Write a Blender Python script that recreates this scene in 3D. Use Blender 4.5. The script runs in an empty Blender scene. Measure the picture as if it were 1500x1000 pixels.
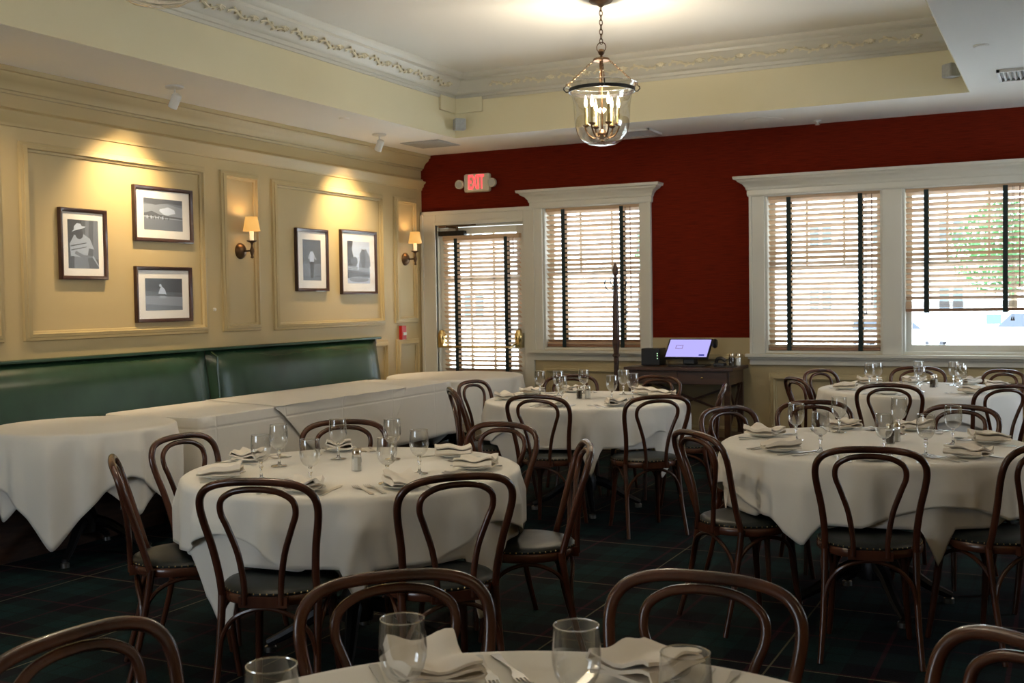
import bpy, math, random
from math import sin, cos, pi, radians as RD
from mathutils import Matrix, Vector
random.seed(7)
sc = bpy.context.scene
COL = sc.collection

# ------------------------------------------------------------------ camera
cam = bpy.data.cameras.new('camera'); cam_o = bpy.data.objects.new('camera', cam); COL.objects.link(cam_o)
cam.sensor_width = 36; cam.lens = 1635/1500*36; cam.clip_end = 300
rot = Matrix(((0.89611051, -0.00273451, 0.44382257), (0.44356741, 0.03997583, -0.89534903), (-0.01529383, 0.99919691, 0.0370357)))
cam_o.matrix_world = Matrix.Translation((0, 0, 1.45)) @ rot.to_4x4()
cam.dof.use_dof = True; cam.dof.focus_distance = 4.8; cam.dof.aperture_fstop = 9.0
sc.camera = cam_o
# ------------------------------------------------------------------ world, exposure
sc.view_settings.view_transform = 'Standard'; sc.view_settings.look = 'None'
sc.view_settings.gamma = 1; sc.view_settings.use_curve_mapping = False
sc.view_settings.exposure = 0.40
W = bpy.data.worlds.new('world'); sc.world = W; W.use_nodes = True
bg = W.node_tree.nodes['Background']; bg.inputs[0].default_value = (0.76, 0.88, 1.0, 1); bg.inputs[1].default_value = 5.6
sc.cycles.max_bounces = 10; sc.cycles.diffuse_bounces = 5; sc.cycles.transparent_max_bounces = 24
sc.cycles.caustics_reflective = False; sc.cycles.caustics_refractive = False
sc.cycles.sample_clamp_indirect = 6
sun = bpy.data.lights.new('sun', 'SUN'); sun.energy = 32; sun.angle = RD(2); sun.color = (.86, .94, 1)
sun_o = bpy.data.objects.new('sun', sun); COL.objects.link(sun_o); sun_o.rotation_euler = Vector((-.5, -.12, .85)).to_track_quat('Z', 'Y').to_euler()
# room constants
XL, YB, ZC, ZT, XR, YF = -5.98, 10.0, 2.95, 3.5, 3.0, -1.8
SPOT_W, CHAND_W, SCONCE_W = 100, 46, 1.7
WINS = [(-4.60, -3.58, 0.96, 2.36), (-2.41, -1.40, 0.94, 2.36), (-1.24, -0.22, 0.94, 2.36)]
DOOR = (-5.81, -4.80, 0.0, 2.224)
SIDEWINS = [(7.4, 9.7)]
REARWINS = [(-5.6, -3.3)]
def portal(loc, rotm, sx, sy):
    l = bpy.data.lights.new('window_portal', 'AREA'); l.shape = 'RECTANGLE'; l.size = sx; l.size_y = sy
    l.cycles.is_portal = True
    o = bpy.data.objects.new('window_portal', l); COL.objects.link(o); o.location = loc; o.rotation_euler = rotm
for (a, b, c, d) in WINS + [(-5.72, -4.86, 0.75, 2.14)]:
    portal(((a+b)/2, YB+.16, (c+d)/2), (RD(-90), 0, 0), b-a, d-c)
for a, b in SIDEWINS: portal((XR+.05, (a+b)/2, 1.65), (0, RD(90), 0), 1.5, b-a)
for a, b in REARWINS: portal(((a+b)/2, YF-.05, 1.65), (RD(90), 0, 0), b-a, 1.5)

# ------------------------------------------------------------------ materials
def mat(name, color, rough=.6, metal=0, noise=None, bump=None, coat=0, spec=.5, emit=None, estr=0, sheen=0, trans=0, ior=1.45):
    m = bpy.data.materials.new(name); m.use_nodes = True; nt = m.node_tree; b = nt.nodes['Principled BSDF']
    b.inputs['Base Color'].default_value = (*color, 1); b.inputs['Roughness'].default_value = rough
    b.inputs['Metallic'].default_value = metal; b.inputs['Coat Weight'].default_value = coat
    b.inputs['Specular IOR Level'].default_value = spec; b.inputs['IOR'].default_value = ior
    b.inputs['Sheen Weight'].default_value = sheen; b.inputs['Transmission Weight'].default_value = trans
    if emit: b.inputs['Emission Color'].default_value = (*emit, 1); b.inputs['Emission Strength'].default_value = estr
    tc = nt.nodes.new('ShaderNodeTexCoord')
    if noise:   # (scale vec, amount)
        mp = nt.nodes.new('ShaderNodeMapping'); mp.inputs['Scale'].default_value = noise[0]
        nt.links.new(tc.outputs['Object'], mp.inputs['Vector'])
        n = nt.nodes.new('ShaderNodeTexNoise'); n.inputs['Scale'].default_value = 1; n.inputs['Detail'].default_value = 5
        nt.links.new(mp.outputs[0], n.inputs['Vector'])
        r = nt.nodes.new('ShaderNodeValToRGB'); a = noise[1]
        r.color_ramp.elements[0].position = .3; r.color_ramp.elements[1].position = .7
        r.color_ramp.elements[0].color = (*[c*(1-a) for c in color], 1); r.color_ramp.elements[1].color = (*[min(1, c*(1+a)) for c in color], 1)
        nt.links.new(n.outputs['Fac'], r.inputs[0]); nt.links.new(r.outputs[0], b.inputs['Base Color'])
    if bump:    # (scale vec, strength, distance)
        mp = nt.nodes.new('ShaderNodeMapping'); mp.inputs['Scale'].default_value = bump[0]
        nt.links.new(tc.outputs['Object'], mp.inputs['Vector'])
        n = nt.nodes.new('ShaderNodeTexNoise'); n.inputs['Scale'].default_value = 1; n.inputs['Detail'].default_value = 3
        nt.links.new(mp.outputs[0], n.inputs['Vector'])
        bp = nt.nodes.new('ShaderNodeBump'); bp.inputs['Strength'].default_value = bump[1]; bp.inputs['Distance'].default_value = bump[2]
        nt.links.new(n.outputs['Fac'], bp.inputs['Height']); nt.links.new(bp.outputs[0], b.inputs['Normal'])
    return m
def thin_glass(name, tint, edge, base=.03, rough=.02):
    m = bpy.data.materials.new(name); m.use_nodes = True; nt = m.node_tree; nt.nodes.clear()
    o = nt.nodes.new('ShaderNodeOutputMaterial'); mx = nt.nodes.new('ShaderNodeMixShader')
    t = nt.nodes.new('ShaderNodeBsdfTransparent'); t.inputs[0].default_value = (*tint, 1)
    g = nt.nodes.new('ShaderNodeBsdfGlossy'); g.inputs['Roughness'].default_value = rough
    lw = nt.nodes.new('ShaderNodeLayerWeight'); lw.inputs[0].default_value = edge
    mr = nt.nodes.new('ShaderNodeMapRange'); mr.inputs[3].default_value = base; mr.inputs[4].default_value = .75
    nt.links.new(lw.outputs['Facing'], mr.inputs[0]); nt.links.new(mr.outputs[0], mx.inputs[0])
    nt.links.new(t.outputs[0], mx.inputs[1]); nt.links.new(g.outputs[0], mx.inputs[2]); nt.links.new(mx.outputs[0], o.inputs[0])
    return m
def emis(name, c, s):
    m = bpy.data.materials.new(name); m.use_nodes = True; nt = m.node_tree; nt.nodes.clear()
    o = nt.nodes.new('ShaderNodeOutputMaterial'); e = nt.nodes.new('ShaderNodeEmission'); e.inputs[0].default_value = (*c, 1); e.inputs[1].default_value = s
    nt.links.new(e.outputs[0], o.inputs[0]); return m
M = {}
M['cream'] = mat('cream_wall_paint', (.44, .345, .175), .5, noise=((1.2, 1.2, 1.2), .03), bump=((160, 160, 160), .08, .002))
M['tray'] = mat('tray_side_paint', (.72, .66, .46), .6, noise=((1.5, 1.5, 1.5), .02))
M['white'] = mat('ceiling_white_paint', (.86, .85, .81), .8, noise=((1, 1, 1), .015))
M['trim'] = mat('trim_white_paint', (.60, .585, .52), .35, noise=((2, 2, 2), .02))
M['orn'] = mat('plaster_ornament', (.72, .67, .52), .7, noise=((20, 20, 20), .08))
M['red'] = mat('red_grasscloth', (.115, .009, .002), .9, spec=.15, noise=((6, 6, 160), .3), bump=((8, 8, 220), .25, .003))
M['lower'] = mat('lower_wall_paint', (.42, .34, .19), .5, noise=((1.2, 1.2, 1.2), .03))
M['bent'] = mat('bentwood_mahogany', (.064, .021, .011), .26, noise=((9, 9, 2.5), .45), coat=.25)
M['bentdark'] = mat('bentwood_dark_brown', (.055, .016, .007), .3, noise=((9, 9, 9), .4), coat=.2)  # slightly darker brown for the legs and braces
M['seat'] = mat('seat_leather', (.011, .015, .015), .42, spec=.28, noise=((14, 14, 14), .3), bump=((90, 90, 90), .15, .002))
M['nail'] = mat('antique_brass_nails', (.55, .42, .2), .35, 1)
M['cloth'] = mat('table_linen', (.80, .765, .70), .85, noise=((3, 3, 3), .02), bump=((8, 8, 5), .35, .016), sheen=.15)
M['cloth2'] = mat('under_linen', (.74, .71, .66), .85, noise=((3, 3, 3), .02), bump=((26, 26, 26), .22, .004), sheen=.15)
M['nap'] = mat('napkin_linen', (.84, .77, .68), .85, bump=((60, 60, 60), .25, .002), sheen=.1)
M['china'] = mat('white_china', (.82, .82, .78), .15, coat=.3)
M['steel'] = mat('flatware_steel', (.56, .55, .53), .28, 1)
M['glass'] = thin_glass('goblet_glass', (.965, .97, .965), .55, .05)
M['rim'] = thin_glass('goblet_rim_glass', (.95, .96, .96), .8, .5, .1)
M['stem'] = mat('goblet_stem_glass', (.95, .97, .97), .02, trans=1, ior=1.48)
M['pane'] = thin_glass('window_pane_glass', (.97, .985, .98), .2, .02)
M['glazing'] = thin_glass('museum_glazing', (.99, .99, .99), .05, .006, .12)
M['bell'] = thin_glass('lantern_glass', (.965, .96, .93), .35, .03)
M['green'] = mat('green_leather', (.018, .050, .026), .27, noise=((2.5, 2.5, 2.5), .25), bump=((60, 60, 60), .12, .002))
M['darkwood'] = mat('dark_walnut', (.055, .025, .014), .35, noise=((5, 5, 30), .4), coat=.15)
M['frame'] = mat('picture_frame_wood', (.045, .02, .015), .3, noise=((20, 20, 20), .3), coat=.3)
M['mat'] = mat('picture_mount_card', (.84, .83, .82), .8)
M['black'] = mat('black_plastic', (.012, .012, .014), .35, noise=((30, 30, 30), .1))
M['iron'] = mat('dark_iron', (.02, .02, .022), .4, .6, noise=((30, 30, 30), .2))
M['bronze'] = mat('aged_bronze', (.11, .065, .035), .38, .85, noise=((25, 25, 25), .3))
M['brass'] = mat('polished_brass', (.75, .55, .24), .2, 1)
M['candle'] = mat('candle_sleeve', (.34, .27, .11), .5, noise=((10, 10, 10), .05))
M['flame'] = emis('bulb_flame', (1, .80, .50), 12)
M['shade'] = mat('lamp_shade_fabric', (.45, .30, .12), .8, emit=(1, .50, .12), estr=.55)
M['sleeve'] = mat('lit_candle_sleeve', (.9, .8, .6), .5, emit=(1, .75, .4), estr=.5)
M['fixture'] = mat('fixture_white', (.62, .62, .60), .4)
M['grey'] = mat('speaker_grey', (.36, .38, .38), .6, noise=((40, 40, 40), .1))
M['slat'] = mat('oak_slats', (.55, .38, .24), .5, noise=((2, 60, 60), .18))
M['rail'] = mat('blind_rail_wood', (.24, .12, .065), .45, noise=((2, 40, 40), .2))
M['tape'] = mat('dark_green_tape', (.010, .022, .022), .8)
M['cord'] = mat('blind_cord', (.05, .03, .03), .6)
M['exitbody'] = mat('exit_housing', (.62, .60, .48), .5)
M['exitred'] = mat('exit_letters', (.8, .05, .05), .5, emit=(1, .08, .09), estr=1.1)
M['redplastic'] = mat('pull_station_red', (.42, .015, .012), .35)
M['lens'] = mat('lens_grey', (.45, .47, .45), .2)
M['screen'] = emis('screen_lavender', (.46, .42, .90), .85)
M['screenblue'] = emis('screen_button_blue', (.02, .03, .35), .6)
M['screenline'] = emis('screen_line', (.25, .10, .25), .6)
M['led'] = emis('status_led', (.5, .9, .5), 1.2)
M['salt'] = mat('salt_white', (.85, .84, .80), .9)
M['pepper'] = mat('ground_pepper', (.06, .045, .035), .9, noise=((200, 200, 200), .5))
M['chrome'] = mat('shaker_lid_chrome', (.7, .62, .5), .2, 1)
M['asphalt'] = mat('street_concrete', (.66, .66, .65), .9, noise=((.6, .6, .6), .1))
M['facade'] = mat('pale_facade', (.82, .82, .80), .8, noise=((.8, .8, .8), .05))
M['winfar'] = mat('far_window_glass', (.09, .11, .13), .6, spec=.2)
M['carwhite'] = mat('car_paint_white', (.85, .86, .86), .25, coat=.5)
M['carsilver'] = mat('car_paint_silver', (.6, .62, .64), .25, coat=.5)
M['carglass'] = mat('car_window_tint', (.06, .07, .09), .6, spec=.2)
M['tyre'] = mat('tyre_rubber', (.05, .05, .06), .8)
M['leaf'] = mat('tree_leaves', (.05, .16, .05), .7, noise=((2, 2, 2), .3))
M['bark'] = mat('tree_bark', (.2, .15, .1), .9, noise=((9, 9, 3), .3))
M['signgreen'] = mat('street_sign_green', (.05, .40, .26), .5)
G = lambda v: mat('photo_grey_%d' % int(v*1000), (v*.82, v*.98, v*1.3), .7)
GR = {k: G(k) for k in (.03, .07, .12, .2, .3, .42, .6)}

# carpet plaid
def carpet():
    m = bpy.data.materials.new('plaid_carpet'); m.use_nodes = True; nt = m.node_tree; b = nt.nodes['Principled BSDF']; b.inputs['Roughness'].default_value = .95
    b.inputs['Specular IOR Level'].default_value = .12
    tc = nt.nodes.new('ShaderNodeTexCoord'); sp = nt.nodes.new('ShaderNodeSeparateXYZ'); nt.links.new(tc.outputs['Object'], sp.inputs[0])
    def mth(op, a, b_=None, v=None):
        n = nt.nodes.new('ShaderNodeMath'); n.operation = op
        for i, x in enumerate((a, b_)):
            if x is None: continue
            if isinstance(x, (int, float)): n.inputs[i].default_value = x
            else: nt.links.new(x, n.inputs[i])
        return n.outputs[0]
    def band(axis, period, lo, hi, off=0):
        f = mth('FRACT', mth('ADD', mth('DIVIDE', sp.outputs[axis], period), off))
        return mth('MULTIPLY', mth('GREATER_THAN', f, lo), mth('LESS_THAN', f, hi))
    def mix(fac, c0, c1):
        n = nt.nodes.new('ShaderNodeMix'); n.data_type = 'RGBA'
        nt.links.new(fac, n.inputs[0])
        for i, c in ((6, c0), (7, c1)):
            if isinstance(c, tuple): n.inputs[i].default_value = (*c, 1)
            else: nt.links.new(c, n.inputs[i])
        return n.outputs[2]
    P = .46
    half = lambda s: mth('MULTIPLY', s, .5)
    g = mth('ADD', half(band(0, P, .04, .46, .13)), half(band(1, P, .04, .46, .31)))
    c = mix(g, (.0025, .003, .006), (.004, .019, .019))
    r = mth('ADD', half(band(0, P, .70, .74, .13)), half(band(1, P, .70, .74, .31)))
    c = mix(r, c, (.045, .008, .014))
    k = mth('ADD', half(band(0, P, .24, .27, .13)), half(band(1, P, .24, .27, .31)))
    c = mix(k, c, (.004, .004, .008))
    y = mth('ADD', mth('MULTIPLY', band(0, P*2, .0, .009, .13), .75), mth('MULTIPLY', band(1, P*2, .0, .009, .31), .75))
    c = mix(mth('MINIMUM', y, 1), c, (.13, .12, .07))
    n = nt.nodes.new('ShaderNodeTexNoise'); n.inputs['Scale'].default_value = 160; nt.links.new(tc.outputs['Object'], n.inputs['Vector'])
    n2 = nt.nodes.new('ShaderNodeMapRange'); n2.inputs[1].default_value = .3; n2.inputs[2].default_value = .7; n2.inputs[3].default_value = .55; n2.inputs[4].default_value = 1.4
    nt.links.new(n.outputs['Fac'], n2.inputs[0])
    mm = nt.nodes.new('ShaderNodeVectorMath'); mm.operation = 'SCALE'; nt.links.new(c, mm.inputs[0]); nt.links.new(n2.outputs[0], mm.inputs['Scale'])
    nt.links.new(mm.outputs[0], b.inputs['Base Color'])
    bp = nt.nodes.new('ShaderNodeBump'); bp.inputs['Strength'].default_value = .4; bp.inputs['Distance'].default_value = .004
    nt.links.new(n.outputs['Fac'], bp.inputs['Height']); nt.links.new(bp.outputs[0], b.inputs['Normal'])
    return m
M['carpet'] = carpet()

# linen with pressed fold creases (for the banquet cloths)
def creased(name, color, step):
    m = mat(name, color, .85, bump=((26, 26, 26), .2, .004), sheen=.15); nt = m.node_tree; b = nt.nodes['Principled BSDF']
    tc = nt.nodes.new('ShaderNodeTexCoord'); sp = nt.nodes.new('ShaderNodeSeparateXYZ'); nt.links.new(tc.outputs['Object'], sp.inputs[0])
    hs = []
    for ax in (1, 2):
        d = nt.nodes.new('ShaderNodeMath'); d.operation = 'PINGPONG'; d.inputs[1].default_value = step; nt.links.new(sp.outputs[ax], d.inputs[0])
        e = nt.nodes.new('ShaderNodeMapRange'); e.inputs[1].default_value = 0; e.inputs[2].default_value = .012; nt.links.new(d.outputs[0], e.inputs[0]); hs.append(e.outputs[0])
    a = nt.nodes.new('ShaderNodeMath'); a.operation = 'MINIMUM'; nt.links.new(hs[0], a.inputs[0]); nt.links.new(hs[1], a.inputs[1])
    bp = nt.nodes.new('ShaderNodeBump'); bp.inputs['Strength'].default_value = .5; bp.inputs['Distance'].default_value = .006
    nt.links.new(a.outputs[0], bp.inputs['Height'])
    old = [l for l in nt.links if l.to_socket == b.inputs['Normal']][0].from_node
    nt.links.new(bp.outputs[0], old.inputs['Normal'])
    return m
M['crease'] = creased('creased_linen', (.78, .75, .69), .34)

# ------------------------------------------------------------------ mesh builder
def catmull(pts, n):
    P = [Vector(p) for p in pts]; out = []
    for i in range(len(P)-1):
        p0 = P[max(i-1, 0)]; p1 = P[i]; p2 = P[i+1]; p3 = P[min(i+2, len(P)-1)]
        for k in range(n):
            t = k/n
            out.append(.5*((2*p1)+(p2-p0)*t+(2*p0-5*p1+4*p2-p3)*t*t+(3*p1-p0-3*p2+p3)*t**3))
    out.append(P[-1]); return out
class MB:
    def __init__(s): s.v = []; s.f = []; s.m = []
    def add(s, vs, fs, mi=0):
        o = len(s.v); s.v += [tuple(v) for v in vs]; s.f += [tuple(i+o for i in f) for f in fs]; s.m += [mi]*len(fs); return s
    def box(s, x0, x1, y0, y1, z0, z1, mi=0, xf=None):
        vs = [Vector((x, y, z)) for x in (x0, x1) for y in (y0, y1) for z in (z0, z1)]
        if xf: vs = [xf @ v for v in vs]
        return s.add(vs, [(0, 1, 3, 2), (4, 6, 7, 5), (0, 4, 5, 1), (2, 3, 7, 6), (0, 2, 6, 4), (1, 5, 7, 3)], mi)
    def tube(s, pts, r, n=10, mi=0, cap=True, closed=False):
        P = [Vector(p) for p in pts]; N = len(P)
        R = r if isinstance(r, (list, tuple)) else [r]*N
        if len(R) != N: R = [R[0]+(R[-1]-R[0])*i/(N-1) for i in range(N)]
        vs = []; prev = None
        for i in range(N):
            a = P[i-1] if (i > 0 or closed) else P[i]; b = P[(i+1) % N] if (i < N-1 or closed) else P[i]
            t = (b-a).normalized()
            if prev is None:
                u = t.orthogonal().normalized()
            else: u = (prev-t*prev.dot(t)).normalized()
            prev = u; w = t.cross(u)
            vs += [P[i]+(u*cos(2*pi*k/n)+w*sin(2*pi*k/n))*R[i] for k in range(n)]
        fs = []
        for i in range(N if closed else N-1):
            j = (i+1) % N
            fs += [(i*n+k, i*n+(k+1) % n, j*n+(k+1) % n, j*n+k) for k in range(n)]
        if cap and not closed: fs += [tuple(range(n-1, -1, -1)), tuple((N-1)*n+k for k in range(n))]
        return s.add(vs, fs, mi)
    def lathe(s, prof, n=24, c=(0, 0, 0), mi=0, xf=None, a0=0):
        vs = []; fs = []; N = len(prof)
        for r, z in prof: vs += [Vector((r*cos(a0+2*pi*k/n), r*sin(a0+2*pi*k/n), z)) for k in range(n)]
        for i in range(N-1): fs += [(i*n+k, i*n+(k+1) % n, (i+1)*n+(k+1) % n, (i+1)*n+k) for k in range(n)]
        if xf: vs = [xf @ v for v in vs]
        return s.add([v+Vector(c) for v in vs], fs, mi)
    def prism(s, poly, axis, a, b, mi=0, xf=None):
        """extrude 2D polygon along axis from a to b"""
        def pt(p, t):
            return Vector((t, p[0], p[1])) if axis == 0 else Vector((p[0], t, p[1])) if axis == 1 else Vector((p[0], p[1], t))
        n = len(poly); vs = [pt(p, a) for p in poly]+[pt(p, b) for p in poly]
        if xf: vs = [xf @ v for v in vs]
        return s.add(vs, [(i, (i+1) % n, n+(i+1) % n, n+i) for i in range(n)]+[tuple(range(n-1, -1, -1)), tuple(range(n, 2*n))], mi)
    def build(s, name, mats, parent=None, smooth=False, loc=None, rz=0, bevel=0, solid=0, angle=40, kind=None):
        me = bpy.data.meshes.new(name); me.from_pydata(s.v, [], s.f)
        for m in (mats if isinstance(mats, (list, tuple)) else [mats]): me.materials.append(m)
        for p, mi in zip(me.polygons, s.m): p.material_index = mi
        import bmesh
        bm = bmesh.new(); bm.from_mesh(me); bmesh.ops.recalc_face_normals(bm, faces=bm.faces[:])
        if solid:
            pass
        if smooth:
            for f in bm.faces: f.smooth = True
            for e in bm.edges:
                if len(e.link_faces) == 2 and e.calc_face_angle(0) > RD(angle): e.smooth = False
        bm.to_mesh(me); bm.free()
        o = bpy.data.objects.new(name, me); COL.objects.link(o)
        if bevel:
            b = o.modifiers.new('bevel', 'BEVEL'); b.width = bevel; b.segments = 2; b.limit_method = 'ANGLE'; b.angle_limit = RD(40)
        if solid:
            b = o.modifiers.new('solid', 'SOLIDIFY'); b.thickness = solid; b.offset = 0
        if parent: o.parent = parent
        if loc: o.location = loc
        o.rotation_euler.z = rz
        if kind: o['kind'] = kind
        return o
def tag(o, label=None, cat=None, group=None, kind=None):
    if label: o['label'] = label
    if cat: o['category'] = cat
    if group: o['group'] = group
    if kind: o['kind'] = kind
    return o
def empty(name, loc=(0, 0, 0), rz=0):
    o = bpy.data.objects.new(name, None); COL.objects.link(o); o.location = loc; o.rotation_euler.z = rz; o.empty_display_size = .1; return o
def copy_tree(o, parent=None):
    c = o.copy(); COL.objects.link(c)
    if parent: c.parent = parent
    for ch in [x for x in o.children]: copy_tree(ch, c)
    return c
_used = set()
def place(proto, loc, rz, label, group=None):
    if proto.name in _used: o = copy_tree(proto)
    else: _used.add(proto.name); o = proto
    o.location = loc; o.rotation_euler.z = rz; o['label'] = label
    if group: o['group'] = group
    return o

# ------------------------------------------------------------------ room shell
def wall_with_holes(name, axis, const, t, u0, u1, z0, z1, holes, mats, mat_of):
    """axis 1: wall in the xz plane at y=const..const+t; axis 0: yz plane. Split in cells."""
    us = sorted({u0, u1, *[h[0] for h in holes], *[h[1] for h in holes]})
    zs = sorted({z0, z1, 1.077, *[h[2] for h in holes], *[h[3] for h in holes]})
    mb = MB()
    for i in range(len(us)-1):
        for j in range(len(zs)-1):
            um, zm = (us[i]+us[i+1])/2, (zs[j]+zs[j+1])/2
            if any(h[0] < um < h[1] and h[2] < zm < h[3] for h in holes): continue
            mi = mat_of(zm)
            if axis == 1: mb.box(us[i], us[i+1], const, const+t, zs[j], zs[j+1], mi)
            else: mb.box(const, const+t, us[i], us[i+1], zs[j], zs[j+1], mi)
    return mb.build(name, mats, kind='structure')
MB().box(XL-.2, XR+.2, YF-.2, YB+.2, -.1, 0).build('floor', M['carpet'], kind='structure')
wall_with_holes('wall_back', 1, YB, .2, XL, XR, 0, ZT+.1, [(a, b, c, d) for a, b, c, d in WINS]+[DOOR], [M['red'], M['lower']], lambda z: 0 if z > 1.077 else 1)
wall_with_holes('wall_right', 0, XR, .2, YF, YB, 0, ZT+.1, [(a, b, .9, 2.4) for a, b in SIDEWINS], [M['cream']], lambda z: 0)
wall_with_holes('wall_front', 1, YF-.2, .2, XL, XR, 0, ZT+.1, [(a, b, .9, 2.4) for a, b in REARWINS], [M['cream']], lambda z: 0)
MB().box(XL-.2, XL, YF, YB+.2, 0, ZT+.1).build('wall_left', M['cream'], kind='structure')
# ceiling with raised tray
TX0, TX1, TY0, TY1 = -5.05, -.64, -.6, 9.07
cb = MB()
cb.box(XL, TX0, YF, YB, ZC, ZT+.1); cb.box(TX1, XR, YF, YB, ZC, ZT+.1)
cb.box(TX0, TX1, TY1, YB, ZC, ZT+.1); cb.box(TX0, TX1, YF, TY0, ZC, ZT+.1)
cb.box(TX0, TX1, TY0, TY1, ZT, ZT+.1)
cb.build('ceiling', M['white'], kind='structure')
# tray faces in paint (thin boards 6 mm proud) as trim
tf = MB()
tf.box(TX0, TX0+.006, TY0, TY1, ZC+.001, ZT); tf.box(TX0, TX1, TY1-.006, TY1, ZC+.001, ZT)
tf.box(TX1-.006, TX1, TY0, TY1, ZC+.001, ZT); tf.box(TX0, TX1, TY0, TY0+.006, ZC+.001, ZT)
tf.build('trim_1', M['tray'], kind='structure')
# moulding swept along a horizontal rectangle / straight line
def sweep_line(mb, prof, p0, p1, outdir, m0=0, m1=0, mi=0):
    """prof: (out, z) list; outdir horizontal unit vector; m0/m1 mitre slope at ends (extra length per out)."""
    p0, p1, od = Vector(p0), Vector(p1), Vector(outdir); d = (p1-p0).normalized(); n = len(prof)
    a = [p0+od*o-d*(o*m0)+Vector((0, 0, z)) for o, z in prof]; b = [p1+od*o+d*(o*m1)+Vector((0, 0, z)) for o, z in prof]
    mb.add(a+b, [(i, (i+1) % n, n+(i+1) % n, n+i) for i in range(n)]+[tuple(range(n-1, -1, -1)), tuple(range(n, 2*n))], mi)
# left wall cornice and picture ledge
crown = [(0, 2.80), (.015, 2.80), (.02, 2.815), (.035, 2.82), (.04, 2.84), (.06, 2.87), (.095, 2.895), (.10, 2.915), (.115, 2.92), (.12, 2.949), (0, 2.949)]
ledge = [(0, 2.595), (.012, 2.60), (.015, 2.62), (.03, 2.63), (.035, 2.655), (.055, 2.67), (.058, 2.685), (.03, 2.69), (.02, 2.71), (0, 2.715)]
mb = MB(); sweep_line(mb, crown, (XL, YF, 0), (XL, YB-.001, 0), (1, 0, 0)); sweep_line(mb, ledge, (XL, YF, 0), (XL, YB-.001, 0), (1, 0, 0))
mb.build('trim_2', M['cream'], kind='structure', smooth=True, angle=50)
# tray crown moulding
tc_prof = [(0, 3.28), (.012, 3.28), (.016, 3.30), (.03, 3.305), (.035, 3.33), (.05, 3.335), (.06, 3.35), (.13, 3.43), (.145, 3.435), (.15, 3.455), (.165, 3.46), (.18, 3.485), (.19, 3.499), (0, 3.499)]
mb = MB()
sweep_line(mb, tc_prof, (TX0+.006, TY0, 0), (TX0+.006, TY1, 0), (1, 0, 0), -1, -1)
sweep_line(mb, tc_prof, (TX0, TY1-.006, 0), (TX1, TY1-.006, 0), (0, -1, 0), -1, -1)
sweep_line(mb, tc_prof, (TX1-.006, TY0, 0), (TX1-.006, TY1, 0), (-1, 0, 0), -1, -1)
crownT = mb.build('trim_3', M['trim'], kind='structure', smooth=True, angle=50)
# corner blocks of the crown with scalloped shells
def acanthus(mb, P, along, up, out, length, flip):
    """a plaster leaf scroll: a wavy stem with leaf lobes on both sides"""
    pts = []
    for k in range(9):
        t = k/8; pts.append(P+along*(t*length)+up*(.018*sin(t*2*pi)*flip)+out*.012)
    mb.tube(pts, [.005+.004*sin(pi*k/8) for k in range(9)], 5)
    for k in range(7):
        t = (k+.5)/7; c = P+along*(t*length)+up*(.018*sin(t*2*pi)*flip)+out*.014; s = 1 if k % 2 else -1
        L = .030*(1-.4*abs(t-.5))
        for j in range(3):
            d = (up*s*(1-.25*j)+along*(.5*(j-1))).normalized(); tip = c+d*L*(1.1-.2*j)
            w = d.cross(out).normalized()*.009
            mb.add([c, c+d*L*.5+w+out*.008, tip, c+d*L*.5-w+out*.008, c+d*L*.5-out*.012], [(0, 1, 2, 3), (0, 4, 1), (1, 4, 2), (2, 4, 3), (3, 4, 0)])
up = Vector((.065, 0, .08)).normalized(); mb = MB()
y = TY0+.4
while y < TY1-.42:
    base = Vector((TX0+.006+.095, y, 3.39)); acanthus(mb, base, Vector((0, 1, 0)), up, Vector((.08, 0, -.065)).normalized(), .23, 1)
    c = base+Vector((0, .27, 0)); o = Vector((.08, 0, -.065)).normalized()
    for k in range(6):
        a = pi*(k+.5)/6; d = Vector((0, cos(a), 0))-up*sin(a)*.9
        mb.tube([c+up*.02, c+up*.02+d*.028+o*.014, c+up*.02+d*.05+o*.004], [.005, .009, .002], 5)
    y += .335
x = TX0+.42
upb = Vector((0, -.065, .08)).normalized(); ob = Vector((0, -.08, -.065)).normalized()
while x < TX1-.40:
    base = Vector((x, TY1-.101, 3.39)); acanthus(mb, base, Vector((1, 0, 0)), upb, ob, .23, 1)
    c = base+Vector((.27, 0, 0))
    for k in range(6):
        a = pi*(k+.5)/6; d = Vector((cos(a), 0, 0))-upb*sin(a)*.9
        mb.tube([c+upb*.02, c+upb*.02+d*.028+ob*.014, c+upb*.02+d*.05+ob*.004], [.005, .009, .002], 5)
    x += .335
mb.build('leaf_ornament', M['orn'], crownT, smooth=True)
mb = MB()
for (bx0, bx1, by0, by1) in ((TX0+.006, TX0+.30, TY1-.03, TY1-.006), (TX0+.006, TX0+.03, TY1-.30, TY1-.03)):
    mb.box(bx0, bx1, by0, by1, 3.17, 3.49)
mb.build('corner_block', M['tray'], crownT, bevel=.004)

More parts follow.
